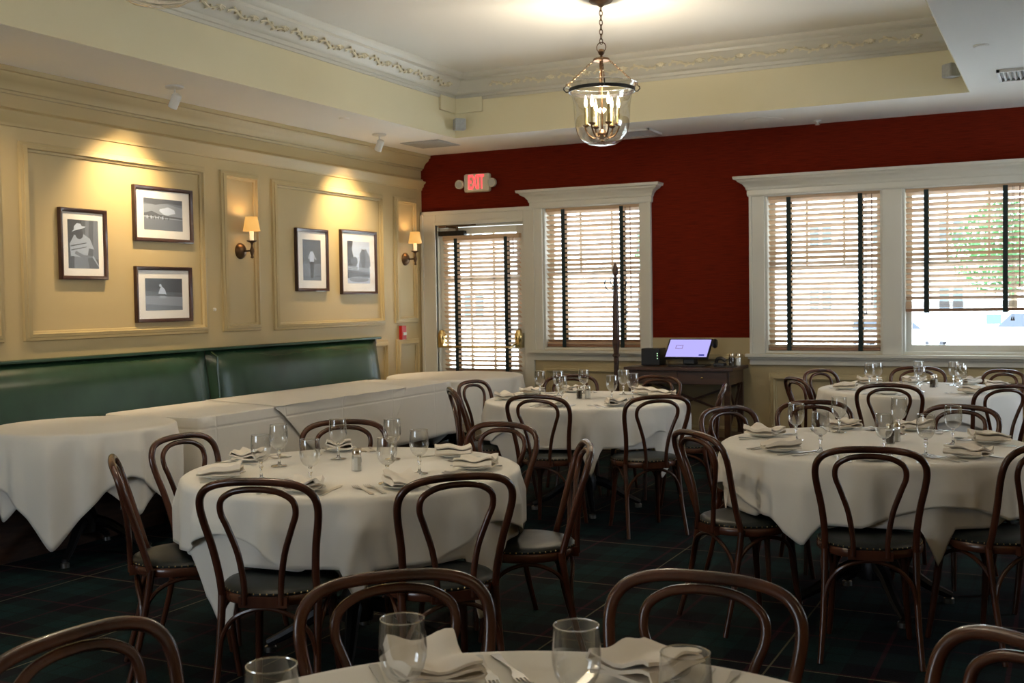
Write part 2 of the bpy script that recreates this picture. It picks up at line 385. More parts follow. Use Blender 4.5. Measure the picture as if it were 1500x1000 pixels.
# raised panel mouldings (rectangles on a wall)
pm = [(0, 0), (.006, .004), (.012, .004), (.016, .018), (.022, .020), (.028, .036), (.014, .040), (.012, .048), (.006, .052), (0, .052)]  # (out, inset)
def panel(mb, axis, const, u0, u1, z0, z1, sgn=1, k=1.3):
    """a picture-frame moulding: profile swept round a rectangle. axis 0: on plane x=const facing sgn, u=y."""
    n = len(pm); rings = []
    for (o, i) in pm:
        i *= k; o *= k
        cs = [(u0+i, z0+i), (u1-i, z0+i), (u1-i, z1-i), (u0+i, z1-i)]
        rings.append([(const+sgn*(o+.0005), c[0], c[1]) if axis == 0 else (c[0], const+sgn*(o+.0005), c[1]) for c in cs])
    vs = [v for r in rings for v in r]; fs = []
    for i in range(n-1):
        for j in range(4): fs.append((i*4+j, i*4+(j+1) % 4, (i+1)*4+(j+1) % 4, (i+1)*4+j))
    mb.add(vs, fs)
mb = MB()
for (a, b, c, d) in [(3.1, 4.87, 1.23, 2.515), (5.015, 6.735, 1.23, 2.515), (6.905, 7.375, 1.232, 2.515), (7.54, 9.255, 1.224, 2.50), (9.445, 9.88, 1.236, 2.50),
                     (8.45, 9.30, .25, 1.075), (9.45, 9.885, .25, 1.075)]:
    panel(mb, 0, XL, a, b, c, d)
mb.build('trim_4', M['cream'], kind='structure', smooth=True, angle=50)
mb = MB()
for (a, b, c, d) in [(-4.62, -3.52, .2, .80), (-3.40, -2.62, .2, .93), (-2.38, -1.36, .2, .76), (-1.26, -.24, .2, .76), (-.1, 1.2, .2, .95)]:
    panel(mb, 1, YB, a, b, c, d, -1)
mb.build('trim_5', M['lower'], kind='structure', smooth=True, angle=50)
mb = MB(); mb.box(XL, XL+.02, YF, YB, 0, .16); mb.build('baseboard_left', M['cream'], kind='structure', bevel=.003)
mb = MB(); mb.box(-4.68, XR, YB-.02, YB, 0, .16); mb.build('baseboard_back', M['lower'], kind='structure', bevel=.003)

# door and window casings
def cas(mb, x0, x1, z0, z1, t=.03):
    mb.box(x0, x1, YB-t, YB, z0, z1)
mb = MB()
cas(mb, -5.975, -5.80, 0, 2.36); cas(mb, -4.80, -4.70, 0, 2.36); cas(mb, -5.80, -4.80, 2.224, 2.36)
for a, b, c, d in [(-5.975, -5.945, 0, 2.37), (-5.975, -4.70, 2.335, 2.37)]: mb.box(a, b, YB-.05, YB, c, d)
mb.box(-5.84, -5.80, YB-.04, YB, 0, 2.26); mb.box(-5.8, -4.8, YB-.04, YB, 2.224, 2.26)
# jamb lining
mb.box(-5.81, -5.79, YB, YB+.2, 0, 2.224); mb.box(-4.82, -4.80, YB, YB+.2, 0, 2.224); mb.box(-5.79, -4.82, YB, YB+.2, 2.204, 2.224)
mb.build('trim_6', M['trim'], kind='structure', bevel=.004)
corn = [(0, 2.345), (.045, 2.345), (.05, 2.36), (.05, 2.40), (.058, 2.405), (.062, 2.425), (.085, 2.455), (.12, 2.475), (.128, 2.49), (.15, 2.495), (.155, 2.52), (0, 2.52)]
def window_case(n, x0, x1, sill_z, mids=(), w=.09):
    mb = MB()
    cas(mb, x0-w, x0, sill_z, 2.36); cas(mb, x1, x1+w, sill_z, 2.36)
    for m0, m1 in mids: cas(mb, m0, m1, sill_z, 2.36)
    mb.box(x0-w-.015, x0-w+.01, YB-.045, YB, sill_z, 2.36); mb.box(x1+w-.01, x1+w+.015, YB-.045, YB, sill_z, 2.36)
    # cornice with returned ends
    a, b = x0-w-.01, x1+w+.01; N = len(corn)
    vs = [(a-(o-.03 if o > .03 else 0), YB-o, z) for o, z in corn]+[(b+(o-.03 if o > .03 else 0), YB-o, z) for o, z in corn]
    mb.add(vs, [(i, (i+1) % N, N+(i+1) % N, N+i) for i in range(N)]+[tuple(range(N-1, -1, -1)), tuple(range(N, 2*N))])
    # returns
    for s, e in ((-1, a), (1, b)):
        vr = [(e+s*(o-.03 if o > .03 else 0), YB-o, z) for o, z in corn]+[(e+s*(o-.03 if o > .03 else 0), YB, z) for o, z in corn]
        mb.add(vr, [(i, (i+1) % N, N+(i+1) % N, N+i) for i in range(N)])
    # stool and apron
    mb.box(x0-w-.05, x1+w+.05, YB-.085, YB, sill_z-.028, sill_z)
    mb.box(x0-w-.03, x1+w+.03, YB-.055, YB, sill_z-.05, sill_z-.028); mb.box(x0-w-.02, x1+w+.02, YB-.03, YB, sill_z-.10, sill_z-.05)
    mb.build('trim_%d' % n, M['trim'], kind='structure', bevel=.003)
window_case(7, -4.60, -3.58, .955)
window_case(8, -2.41, -.22, .935, [(-1.40, -1.24)], .12)

def window(n, x0, x1, z0, z1):
    root = empty('window_%d' % n, ((x0+x1)/2, YB+.1, z0)); root['kind'] = 'structure'
    L = lambda mb: [mb.v.__setitem__(i, (v[0]-(x0+x1)/2, v[1]-YB-.1, v[2]-z0)) for i, v in enumerate(mb.v)]
    fr = MB()
    fr.box(x0, x0+.02, YB, YB+.2, z0, z1); fr.box(x1-.02, x1, YB, YB+.2, z0, z1); fr.box(x0+.02, x1-.02, YB, YB+.2, z1-.02, z1); fr.box(x0+.02, x1-.02, YB, YB+.2, z0, z0+.02)
    L(fr); fr.build('window_frame', M['trim'], root)
    zm = 1.70
    for nm, (za, zb, yo, mz) in {'lower_sash': (z0+.02, zm+.02, YB+.09, False), 'upper_sash': (zm-.02, z1-.02, YB+.125, True)}.items():
        s = MB(); a, b = x0+.02, x1-.02
        s.box(a, a+.045, yo, yo+.03, za, zb); s.box(b-.045, b, yo, yo+.03, za, zb)
        s.box(a+.045, b-.045, yo, yo+.03, za, za+(.055 if not mz else .04)); s.box(a+.045, b-.045, yo, yo+.03, zb-.04, zb)
        if mz:
            for k in (1, 2):
                xm = a+(b-a)*k/3; s.box(xm-.010, xm+.010, yo+.004, yo+.026, za+.04, zb-.04)
        L(s); so = s.build(nm, M['trim'], root)
        p = MB(); p.box(a+.045, b-.045, yo+.012, yo+.016, za+.04, zb-.04); L(p); p.build('window_glass', M['pane'], so)
for i, w in enumerate(WINS): window(i+1, *w)
# right and rear windows of the room (frames)
for i, (a, b) in enumerate(SIDEWINS):
    mb = MB()
    for u0, u1, v0, v1 in ((a, a+.06, .9, 2.4), (b-.06, b, .9, 2.4), (a, b, .9, .96), (a, b, 2.34, 2.4), (a, b, 1.63, 1.67), ((a+b)/2-.03, (a+b)/2+.03, .9, 2.4)):
        mb.box(XR+.02, XR+.1, u0, u1, v0, v1)
    mb.build('window_%d' % (i+4), M['trim'], kind='structure')
for i, (a, b) in enumerate(REARWINS):
    mb = MB()
    for u0, u1, v0, v1 in ((a, a+.06, .9, 2.4), (b-.06, b, .9, 2.4), (a, b, .9, .96), (a, b, 2.34, 2.4), (a, b, 1.63, 1.67), ((a+b)/2-.03, (a+b)/2+.03, .9, 2.4)):
        mb.box(u0, u1, YF-.1, YF-.02, v0, v1)
    mb.build('window_%d' % (i+7), M['trim'], kind='structure')

# ------------------------------------------------------------------ exit door
dr = empty('door_1', (-5.305, YB+.06, 0)); dr['kind'] = 'structure'
ox, oy = -5.305, YB+.06
def dbox(mb, x0, x1, y0, y1, z0, z1): mb.box(x0-ox, x1-ox, y0-oy, y1-oy, z0, z1)
mb = MB(); Y0, Y1 = YB+.04, YB+.085
dbox(mb, -5.785, -5.70, Y0, Y1, .01, 2.20); dbox(mb, -4.91, -4.825, Y0, Y1, .01, 2.20)
dbox(mb, -5.70, -4.91, Y0, Y1, 2.13, 2.20); dbox(mb, -5.70, -4.91, Y0, Y1, .01, .76)
mb.build('door_leaf', M['trim'], dr, bevel=.003)
mb = MB()
for k in (1, 2):
    xm = -5.70+.79*k/3; dbox(mb, xm-.012, xm+.012, Y0+.01, Y1-.01, .76, 2.13)
for zz in (1.2, 1.67): dbox(mb, -5.70, -4.91, Y0+.01, Y1-.01, zz-.012, zz+.012)
mb.build('muntin', M['trim'], dr)
mb = MB(); dbox(mb, -5.70, -4.91, Y0+.02, Y0+.024, .76, 2.13); mb.build('door_glass', M['pane'], dr)
# closer
mb = MB(); dbox(mb, -5.77, -5.47, YB-.03, YB+.035, 2.115, 2.165); dbox(mb, -5.60, -5.57, YB-.025, YB+.01, 2.09, 2.115); cl = mb.build('door_closer', M['iron'], dr, bevel=.006)
mb = MB()
mb.tube([(-5.56-ox, YB-.01-oy, 2.165), (-5.56-ox, YB-.01-oy, 2.20)], .014, 8)
mb.tube([(-5.56-ox, YB-.01-oy, 2.195), (-5.66-ox, YB-.12-oy, 2.20), (-5.32-ox, YB-.05-oy, 2.215)], .009, 6)
mb.box(-5.70-ox, -5.62-ox, YB-.14-oy, YB-.10-oy, 2.19, 2.21)
mb.build('closer_arm', M['bronze'], cl, smooth=True)
# panic bar
mb = MB()
mb.tube([(-5.70-ox, YB-.085-oy, .985), (-4.93-ox, YB-.085-oy, .985), (-4.88-ox, YB-.06-oy, 1.02), (-4.86-ox, YB-.02-oy, 1.09)], .011, 10)
pb = mb.build('panic_bar', M['brass'], dr, smooth=True)
for xx in (-5.745, -4.865):
    mb = MB(); mb.lathe([(0, -.06), (.030, -.055), (.040, -.02), (.045, .02), (.040, .055), (.025, .09), (0, .10)], 14, (xx-ox, YB-.03-oy, 1.06))
    mb.box(xx-.03-ox, xx+.03-ox, YB-.06-oy, YB+.04-oy, .975, 1.12)
    mb.build('bar_mount', M['brass'], pb, smooth=True)

# ------------------------------------------------------------------ blinds
def blind(x0, x1, zt, zb, y, stack, label, valance=True, tapes=(.18, .80), wand=None, tilt=-32, pitch=.0465):
    root = tag(empty('window_blind', ((x0+x1)/2, y, zt)), label, 'window blind', 'oak slat blinds with dark tapes')
    cx, cz = (x0+x1)/2, zt; w = x1-x0
    mb = MB(); z = zt-.06; n = 0
    ca, sa = cos(RD(tilt)), sin(RD(tilt)); hw = .025; th = .0014
    zstop = zb+.035+stack*.004
    while z > zstop:
        j = random.uniform(-.0006, .0006); jt = random.uniform(-2, 2)
        ca, sa = cos(RD(tilt+jt)), sin(RD(tilt+jt))
        # inner (room, -y) edge low
        c = [(-hw*ca-th*sa, -hw*sa+th*ca), (hw*ca-th*sa, hw*sa+th*ca), (hw*ca+th*sa, hw*sa-th*ca), (-hw*ca+th*sa, -hw*sa-th*ca)]
        mb.prism([(p[0], p[1]+z-cz+j) for p in c], 0, -w/2, w/2); z -= pitch
    for k in range(stack):
        zz = zb+.032+k*.0045; mb.box(-w/2, w/2, -hw, hw, zz-cz, zz+.003-cz)
    mb.build('slats', M['slat'], root)
    mb = MB(); mb.box(-w/2, w/2, -.027, .027, -.045, -.001); mb.build('head_rail', M['slat'], root)
    mb = MB(); mb.box(-w/2, w/2, -.027, .027, zb-cz, zb+.026-cz); mb.build('bottom_rail', M['rail'], root, bevel=.003)
    for t in tapes:
        mb = MB(); xc = -w/2+w*t
        mb.box(xc-.019, xc+.019, -.033, -.0315, zb-.01-cz, -.03); mb.box(xc-.019, xc+.019, .0315, .033, zb-.01-cz, -.03)
        mb.box(xc-.019, xc+.019, -.033, .033, zb-.012-cz, zb-.009-cz)
        mb.build('ladder_tape', M['tape'], root)
    if wand:
        mb = MB(); xc = wand[0]-cx
        mb.tube([(xc, -.045, -.04), (xc, -.045, wand[1]-cz)], .0045, 6); mb.build('tilt_wand', M['rail'], root)
        mb = MB()
        for dx in (-.045, -.055): mb.tube([(xc+dx, -.04, -.04), (xc+dx, -.04, wand[2]-cz)], .0015, 4)
        for dx in (-.045, -.06): mb.tube([(xc+dx, -.04, wand[2]-cz+.004), (xc+dx, -.04, wand[2]-.03-cz)], [.003, .009], 6)
        mb.build('pull_cord', M['cord'], root)
    return root
blind(-5.715, -4.845, 2.115, .36, YB-.01, 4, 'oak slat blind hung on the glass exit door', tapes=(.175, .83), wand=(-4.90, 1.9, 1.16), pitch=.045)
blind(-4.575, -3.605, 2.358, .985, YB+.045, 4, 'oak slat blind of the single window behind the coat rack', tapes=(.19, .815), wand=(-3.69, 1.42, 1.33))
blind(-2.385, -1.425, 2.358, .965, YB+.045, 4, 'fully lowered oak slat blind in the left window of the right-hand pair', tapes=(.19, .83), wand=(-1.49, 1.36, 1.31))
blind(-1.215, -.245, 2.358, 1.30, YB+.045, 12, 'partly raised oak slat blind in the far right window', tapes=(.17, .80), wand=(-.33, 1.5, 1.25))

# ------------------------------------------------------------------ banquette
bq = tag(empty('banquette', (XL, 6.3, 0)), 'long green leather banquette along the cream panelled wall', 'bench seat')
def bbx(mb, x0, x1, y0, y1, z0, z1): mb.box(x0-XL, x1-XL, y0-6.3, y1-6.3, z0, z1)
def cushion(y0, y1):
    mb = MB(); ny, nz = 28, 14; vs = []; x_b = .03
    for i in range(ny+1):
        for j in range(nz+1):
            u, v = i/ny, j/nz
            e = (min(u, 1-u)*ny/3.0); e = min(1, e)**.5; f = min(1, v*nz/2.0)**.5*min(1, (1-v)*nz/2.5)**.5
            lean = .09*(1-v)
            x = x_b+lean+.10*e*f+.004*sin(u*7)*sin(v*3+1)*e*f
            vs.append((x, y0+(y1-y0)*u-6.3, .44+(1.095-.44)*v))
    fs = [(i*(nz+1)+j, (i+1)*(nz+1)+j, (i+1)*(nz+1)+j+1, i*(nz+1)+j+1) for i in range(ny) for j in range(nz)]
    mb.add(vs, fs); return mb
for y0, y1 in ((3.0, 4.28), (4.285, 6.653), (6.659, 9.04)):
    cushion(y0, y1).build('backrest_panel', M['green'], bq, smooth=True, angle=80)
    mb = MB(); bbx(mb, XL+.10, XL+.62, y0, y1, .36, .47); mb.build('seat_cushion', M['green'], bq, bevel=.02)
mb = MB(); bbx(mb, XL+.001, XL+.03, 3.0, 9.06, 0, 1.10); bbx(mb, XL+.03, XL+.60, 3.0, 9.05, 0, .36); mb.build('base', M['darkwood'], bq)
mb = MB(); bbx(mb, XL+.001, XL+.085, 3.0, 9.07, 1.096, 1.118); mb.build('top_rail', M['green'], bq, bevel=.006)
mb = MB(); mb.tube([(.10, 6.656-6.3, 1.085), (.155, 6.656-6.3, 1.05), (.16, 6.656-6.3, .9), (.19, 6.656-6.3, .47)], .008, 8); mb.build('seam_piping', M['green'], bq, smooth=True)

# ------------------------------------------------------------------ tables and cloths
TAB = {'A': (-2.655, 3.85), 'B': (-2.97, 7.12), 'C': (-.80, 5.38), 'D': (-.97, 8.60), 'E': (-.662, 1.344), 'F': (-5.16, 4.73), 'G': (-5.10, 9.08)}
TN = {'A': 'left-centre round table', 'B': 'round table near coat rack', 'C': 'right-hand round table', 'D': 'far right table under windows',
      'E': 'foreground table', 'F': 'bare round table by banquette', 'G': 'small round table beside exit door'}
RT = .66
def round_table(k, R=RT):
    t = tag(empty('round_table', (*TAB[k], 0)), 'pedestal dining table hidden under white cloths, the '+TN[k], 'table', 'cloth-covered round tables')
    mb = MB(); mb.lathe([(0, .715), (R-.03, .715), (R, .722), (R, .745), (R-.01, .75), (0, .75)], 64); mb.build('tabletop', M['darkwood'], t, smooth=True)
    mb = MB(); mb.lathe([(0, .13), (.07, .13), (.075, .20), (.05, .26), (.04, .34), (.038, .62), (.06, .67), (.16, .70), (.16, .715), (0, .715)], 20); mb.build('pedestal', M['iron'], t, smooth=True)
    for q in range(4):
        a = q*pi/2+.5; mb = MB(); d = Vector((cos(a), sin(a), 0))
        mb.tube(catmull([d*.03+Vector((0, 0, .20)), d*.14+Vector((0, 0, .17)), d*.26+Vector((0, 0, .09)), d*.37+Vector((0, 0, .035))], 5), [.036, .018], 8)
        f = mb.build('foot', M['iron'], t, smooth=True)
        mb = MB(); mb.lathe([(0, 0), (.024, 0), (.024, .022), (.012, .03), (0, .03)], 12, tuple(d*.36)); mb.build('glide', M['steel'], f, smooth=True)
    return t
def ang(a): return (a+pi) % (2*pi)-pi
def cloth(k, name, label, ztop, mid, corner, cdeg, off, chairs, material, seed, R=RT, amp=1.0):
    cx, cy = TAB[k]; rnd = random.Random(seed); nth = 288; ns = 16
    ph = [rnd.uniform(0, 6.28) for _ in range(6)]; cd = RD(cdeg)
    mb = MB(); vs = []; rings = [(.0, 0)]
    def hang(th):
        a = th-cd; t4 = abs((a+pi/4) % (pi/2)-pi/4)/(pi/4); g = max(0, 1-(t4*t4+.0025)**.5)**1.5
        # corners where |cos|=|sin| relative to rotated frame
        h = mid+(corner-mid)*g
        for c in chairs:
            d = abs(ang(th-RD(c)))
            lim = ztop-.492-off*.6
            if d < RD(16): h = min(h, lim)
            elif d < RD(22): t = (d-RD(16))/RD(6); h = min(h, lim+(h-lim)*t) if h > lim else h
        return h+.006*sin(3*th+ph[0])
    def fold(th):
        q = ang((th-cd)*4)/4; near = max(0, 1-abs(q)/.55)
        v = (.7*sin(7*th+ph[1])+1.0*sin(13*th+ph[2])+.6*sin(24*th+ph[3]))/2.1
        v = (abs(v)**.8)*(1 if v > 0 else -1)
        return v*(1-near)+near*cos(q*15)*.5
    rr = [.25, .5, .75, .9, .97, .995]
    vs.append((0, 0, ztop))
    for r in rr:
        vs += [((R*r)*cos(2*pi*i/nth), (R*r)*sin(2*pi*i/nth), ztop+.0008*sin(6*2*pi*i/nth+ph[4])*r) for i in range(nth)]
    vs += [((R+.004+off*.8)*cos(2*pi*i/nth), (R+.004+off*.8)*sin(2*pi*i/nth), ztop-.0015) for i in range(nth)]
    vs += [((R+.012+off)*cos(2*pi*i/nth), (R+.012+off)*sin(2*pi*i/nth), ztop-.009) for i in range(nth)]
    for s in range(1, ns+1):
        for i in range(nth):
            th = 2*pi*i/nth; h = hang(th)-.012; t = s/ns; dz = .012+h*t; d = h*t
            fa = (1 if off else .5)*{'F': 2.2, 'A': 1.9, 'B': 1.6, 'C': 1.6}.get(k, 1.3)*amp*(.030*min(1, d/.10))*(1+.9*max(0, (h-mid)/(max(corner-mid, .01))))
            r = R+.014+off+.006*min(1, d/.1)+max(-.010*min(1, d/.1), fa*.45*(fold(th)+.35))
            r -= .10*max(0, (d-.26))
            vs.append((r*cos(th), r*sin(th), ztop-dz))
    fs = [(0, 1+i, 1+(i+1) % nth) for i in range(nth)]
    nr = len(rr)+2+ns
    for j in range(nr-1):
        for i in range(nth):
            i2 = (i+1) % nth; fs.append((1+j*nth+i, 1+j*nth+i2, 1+(j+1)*nth+i2, 1+(j+1)*nth+i))
    mb.add(vs, fs)
    o = mb.build(name, material, smooth=True, angle=75, loc=(cx, cy, 0), solid=.0012)
    return tag(o, label, 'tablecloth', 'white tablecloths on the round tables')

CH = {'A1': (-2.428, 2.940), 'A2': (-1.834, 3.279), 'A3': (-1.747, 4.216), 'A4': (-2.399, 4.753), 'A5': (-3.225, 4.598), 'A6': (-3.595, 3.841), 'A7': (-3.318, 3.174),
      'B1': (-2.908, 6.184), 'B2': (-2.185, 6.383), 'B3': (-3.710, 6.540), 'B4': (-3.910, 7.200), 'B5': (-3.435, 7.933), 'B6': (-2.749, 8.035), 'B7': (-2.046, 7.341),
      'C1': (-0.667, 4.425), 'C2': (-1.457, 4.708), 'C3': (-1.627, 5.832), 'C4': (-1.260, 6.301), 'C5': (-0.479, 6.267), 'C6': (-0.058, 4.804), 'C7': (0.15, 5.80),
      'D1': (-1.03, 7.60), 'D2': (-0.33, 7.72), 'D3': (-1.74, 8.05), 'D4': (-1.75, 8.98), 'D5': (-1.06, 9.49), 'D6': (-.40, 9.22),
      'E1': (-1.304, 2.032), 'E2': (-0.680, 2.284), 'E3': (-1.612, 1.430), 'E4': (-0.034, 2.043)}
CPOS = {'A1': 'front-left', 'A2': 'front-right', 'A3': 'right', 'A4': 'rear-right', 'A5': 'rear', 'A6': 'rear-left', 'A7': 'left',
        'B1': 'front-left', 'B2': 'front-right', 'B3': 'left', 'B4': 'rear-left', 'B5': 'rear', 'B6': 'rear-right', 'B7': 'right',
        'C1': 'front', 'C2': 'front-left', 'C3': 'left', 'C4': 'rear-left', 'C5': 'rear', 'C6': 'front-right', 'C7': 'right',
        'D1': 'front-left', 'D2': 'front-right', 'D3': 'left', 'D4': 'rear-left', 'D5': 'rear', 'D6': 'rear-right',
        'E1': 'rear-left', 'E2': 'rear', 'E3': 'left', 'E4': 'right'}
CA = {k: math.degrees(math.atan2(v[1]-TAB[k[0]][1], v[0]-TAB[k[0]][0])) for k, v in CH.items()}
seats = lambda k: [CA[c] for c in CA if c[0] == k]
for k in 'ABCDEFG': round_table(k, {'G': .60, 'F': .49}.get(k, RT))
CLO = {  # under: mid, corner, deg ; over: mid, corner, deg
    'A': ((.19, .54, -101), (.15, .46, -53)), 'B': ((.18, .49, -22), (.17, .53, -70)), 'C': ((.18, .43, -60), (.17, .36, -104)),
    'D': ((.18, .42, -70), (.16, .42, -110)), 'E': ((.18, .42, -60), (.16, .42, -100)), 'F': ((.22, .50, -9), (.25, .66, -62)), 'G': ((.30, .60, -80), (.25, .50, -35))}
for i, (k, (u, o)) in enumerate(CLO.items()):
    R = {'G': .60, 'F': .49}.get(k, RT)
    cloth(k, 'tablecloth', 'white undercloth showing below the top cloth of the '+TN[k], .7535, u[0], u[1], u[2], 0, seats(k), M['cloth2'], 10+i, R)
    cloth(k, 'tablecloth', 'white top cloth laid over the '+TN[k], .7590, o[0], o[1], o[2], .022, seats(k), M['cloth'], 30+i, R)

# rectangular banquet tables along the banquette
def rect_table(y0, y1, label):
    t = tag(empty('banquet_table', (-5.2, (y0+y1)/2, 0)), label, 'table', 'long tables beside the banquette'); h = (y1-y0)/2
    mb = MB(); mb.box(-.385, .385, -h, h, .72, .75); mb.build('tabletop', M['darkwood'], t, bevel=.004)
    for s in (-1, 1):
        mb = MB(); mb.box(-.02, .02, s*(h-.3)-.03, s*(h-.3)+.03, .06, .72); mb.box(-.28, .28, s*(h-.3)-.03, s*(h-.3)+.03, .0, .06); mb.box(-.2, .2, s*(h-.3)-.04, s*(h-.3)+.04, .70, .72)
        mb.build('leg', M['iron'], t, bevel=.006)
rect_table(5.32, 6.90, 'nearer long banquet table under white linen beside the banquette')
rect_table(6.92, 8.44, 'farther long banquet table under white linen beside the banquette')
def rect_cloth(y0, y1, z, hangf, label, seed, x0=-5.60, x1=-4.79, open0=False):
    """cloth over a rectangle with rounded fall and gentle waves"""
    rnd = random.Random(seed); p = [rnd.uniform(0, 6.28) for _ in range(4)]
    per = []; n = 40
    cr = .03
    def corner(cx, cy, a0):
        return [(cx+cr*cos(a0+pi/2*k/5), cy+cr*sin(a0+pi/2*k/5)) for k in range(6)]
    W, D = x1-x0, y1-y0
    pts = []
    for (ax, ay, bx, by, m) in ((x1, y0+cr, x1, y1-cr, 60), (x1-cr, y1, x0+cr, y1, 20), (x0, y1-cr, x0, y0+cr, 60), (x0+cr, y0, x1-cr, y0, 20)):
        pts += [(ax+(bx-ax)*k/m, ay+(by-ay)*k/m) for k in range(m+1)]
    N = len(pts); cx, cy = (x0+x1)/2, (y0+y1)/2; vs = []
    for f in (0.0, .5, .9, .985): vs += [(cx+(a-cx)*f, cy+(b-cy)*f, z) for a, b in pts]
    ns = 12
    def outn(a, b):
        dx = 0; dy = 0
        if a > x1-cr-.001: dx = 1
        if a < x0+cr+.001: dx = -1
        if b > y1-cr-.001: dy = 1
        if b < y0+cr+.001: dy = -1
        l = math.hypot(dx, dy) or 1; return dx/l, dy/l
    for s in range(0, ns+1):
        t = s/ns
        for i, (a, b) in enumerate(pts):
            h = hangf(a, b); ox_, oy_ = outn(a, b); corner_k = 1 if ox_ and oy_ else 0
            w = .006+.012*t*(1+sin(i*.17+p[0]))+.008*t*sin(i*.31+p[1])+.07*t*corner_k
            vs.append((a+ox_*w, b+oy_*w, z-.006-h*t))
    fs = []
    for j in range(4+ns):
        for i in range(N): i2 = (i+1) % N; fs.append((j*N+i, j*N+i2, (j+1)*N+i2, (j+1)*N+i))
    mb = MB(); mb.add(vs, fs); o = mb.build('tablecloth', M['crease'], smooth=True, angle=60, solid=.0012)
    # drop the doubled centre ring into a single plane is harmless
    return tag(o, label, 'tablecloth', 'white linens on the long tables')
rect_cloth(5.30, 8.46, .7545, lambda a, b: .42 if a < -5.5 else .45, 'long white cloth covering the banquet tables beside the banquette', 3)
# overlay cloth laid diagonally: flat part on top, triangular corner falling over the front edge
mb = MB(); vs = []; fs = []; n = 40; m = 16
ztop = .7585; xf = -4.772
yA, yB = 6.02, 7.68
for i in range(n+1):       # top sheet, from back edge to the front edge
    t = i/n; yb = 6.25+(8.35-6.25)*t; yf_ = yA+(yB-yA)*t
    for j in range(m+1):
        s = j/m; yy = yb+(yf_-yb)*s; xx = -5.592+(xf+.012+5.592)*s
        vs.append((xx, yy, ztop+.002*sin(i*.9)*sin(j*.7)))
    dep = min((t)*1.05, (1-t)*2.4, .46/1.0)
    dep = max(.012, min(t*1.66*.85, (1-t)*1.66*1.6, .44))
    for j in range(1, m+1):
        s = j/m; vs.append((xf+.006*sin(i*.5)*s+.002, yf_, ztop-.004-dep*s))
w_ = 2*m+1
for i in range(n):
    for j in range(w_-1): fs.append((i*w_+j, (i+1)*w_+j, (i+1)*w_+j+1, i*w_+j+1))
mb.add(vs, fs); o = mb.build('tablecloth', M['crease'], smooth=True, angle=50, solid=.0012)
tag(o, 'overlay cloth laid askew across the long banquet tables, corner falling in front', 'tablecloth', 'white linens on the long tables')

# ------------------------------------------------------------------ bentwood chair
def make_chair():
    root = empty('bentwood_chair'); root['category'] = 'chair'
    def sym(h):  # mirror a half path ending at x=0
        return h+[(-x, y, z) for x, y, z in h[-2::-1]]
    outer = sym([(.172, -.135, .44), (.173, -.158, .52), (.184, -.186, .62), (.201, -.213, .71), (.206, -.230, .765), (.196, -.243, .805), (.164, -.256, .835), (.10, -.264, .852), (0, -.266, .8565)])
    mb = MB(); mb.tube(catmull(outer, 6), .0138, 12); mb.build('back_hoop', M['bent'], root, smooth=True)
    inner = sym([(.064, -.208, .425), (.066, -.208, .50), (.082, -.213, .60), (.112, -.224, .69), (.131, -.235, .745), (.124, -.246, .79), (.085, -.257, .818), (.04, -.263, .828), (0, -.264, .830)])
    mb = MB(); mb.tube(catmull(inner, 6), .0112, 10); mb.build('inner_hoop', M['bent'], root, smooth=True)
    mb = MB(); mb.lathe([(.150, .418), (.203, .418), (.208, .424), (.208, .446), (.203, .452), (.150, .452), (.150, .418)], 40); mb.box(-.085, .085, -.212, -.185, .415, .452); mb.build('seat_rail', M['bent'], root, smooth=True)
    mb = MB(); mb.lathe([(0, .430), (.19, .4525), (.203, .4535), (.2035, .460), (.196, .468), (.17, .476), (.10, .481), (0, .483)], 40); sc_ = mb.build('seat_cushion', M['seat'], root, smooth=True)
    mb = MB()
    for k in range(54):
        a = 2*pi*k/54; c = Vector((.2025*cos(a), .2025*sin(a), .4585)); o_ = Vector((cos(a), sin(a), .3)).normalized(); u_ = o_.orthogonal().normalized(); w = o_.cross(u_)
        ring = [c+(u_*cos(q*pi/3)+w*sin(q*pi/3))*.0036 for q in range(6)]
        mb.add(ring+[c+o_*.0032], [(q, (q+1) % 6, 6) for q in range(6)])
    mb.build('nailhead_trim', M['nail'], sc_, smooth=True)
    for s in (-1, 1):
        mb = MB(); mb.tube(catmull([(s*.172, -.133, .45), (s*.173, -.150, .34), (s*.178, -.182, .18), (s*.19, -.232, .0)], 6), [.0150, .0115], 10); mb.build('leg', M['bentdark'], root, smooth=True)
    for s in (-1, 1):
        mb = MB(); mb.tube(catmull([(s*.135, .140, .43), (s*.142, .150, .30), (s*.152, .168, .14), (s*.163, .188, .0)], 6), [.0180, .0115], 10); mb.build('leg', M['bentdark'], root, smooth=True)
    def brace(p, q):
        p, q = Vector(p), Vector(q); mid = (p+q)/2; out = Vector((mid.x, mid.y, 0)).normalized()*.012
        P = [p, p+(q-p)*.06+Vector((0, 0, .09)), p+(q-p)*.22+Vector((0, 0, .155))+out, mid+Vector((0, 0, .182))+out, p+(q-p)*.78+Vector((0, 0, .155))+out, p+(q-p)*.94+Vector((0, 0, .09)), q]
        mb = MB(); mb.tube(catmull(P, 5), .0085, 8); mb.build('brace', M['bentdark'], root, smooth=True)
    f, b = .150, .176
    brace((f, .162, .225), (b, -.172, .225)); brace((-f, .162, .225), (-b, -.172, .225)); brace((f, .160, .225), (-f, .160, .225)); brace((b, -.173, .225), (-b, -.173, .225))
    return root
chair = make_chair()
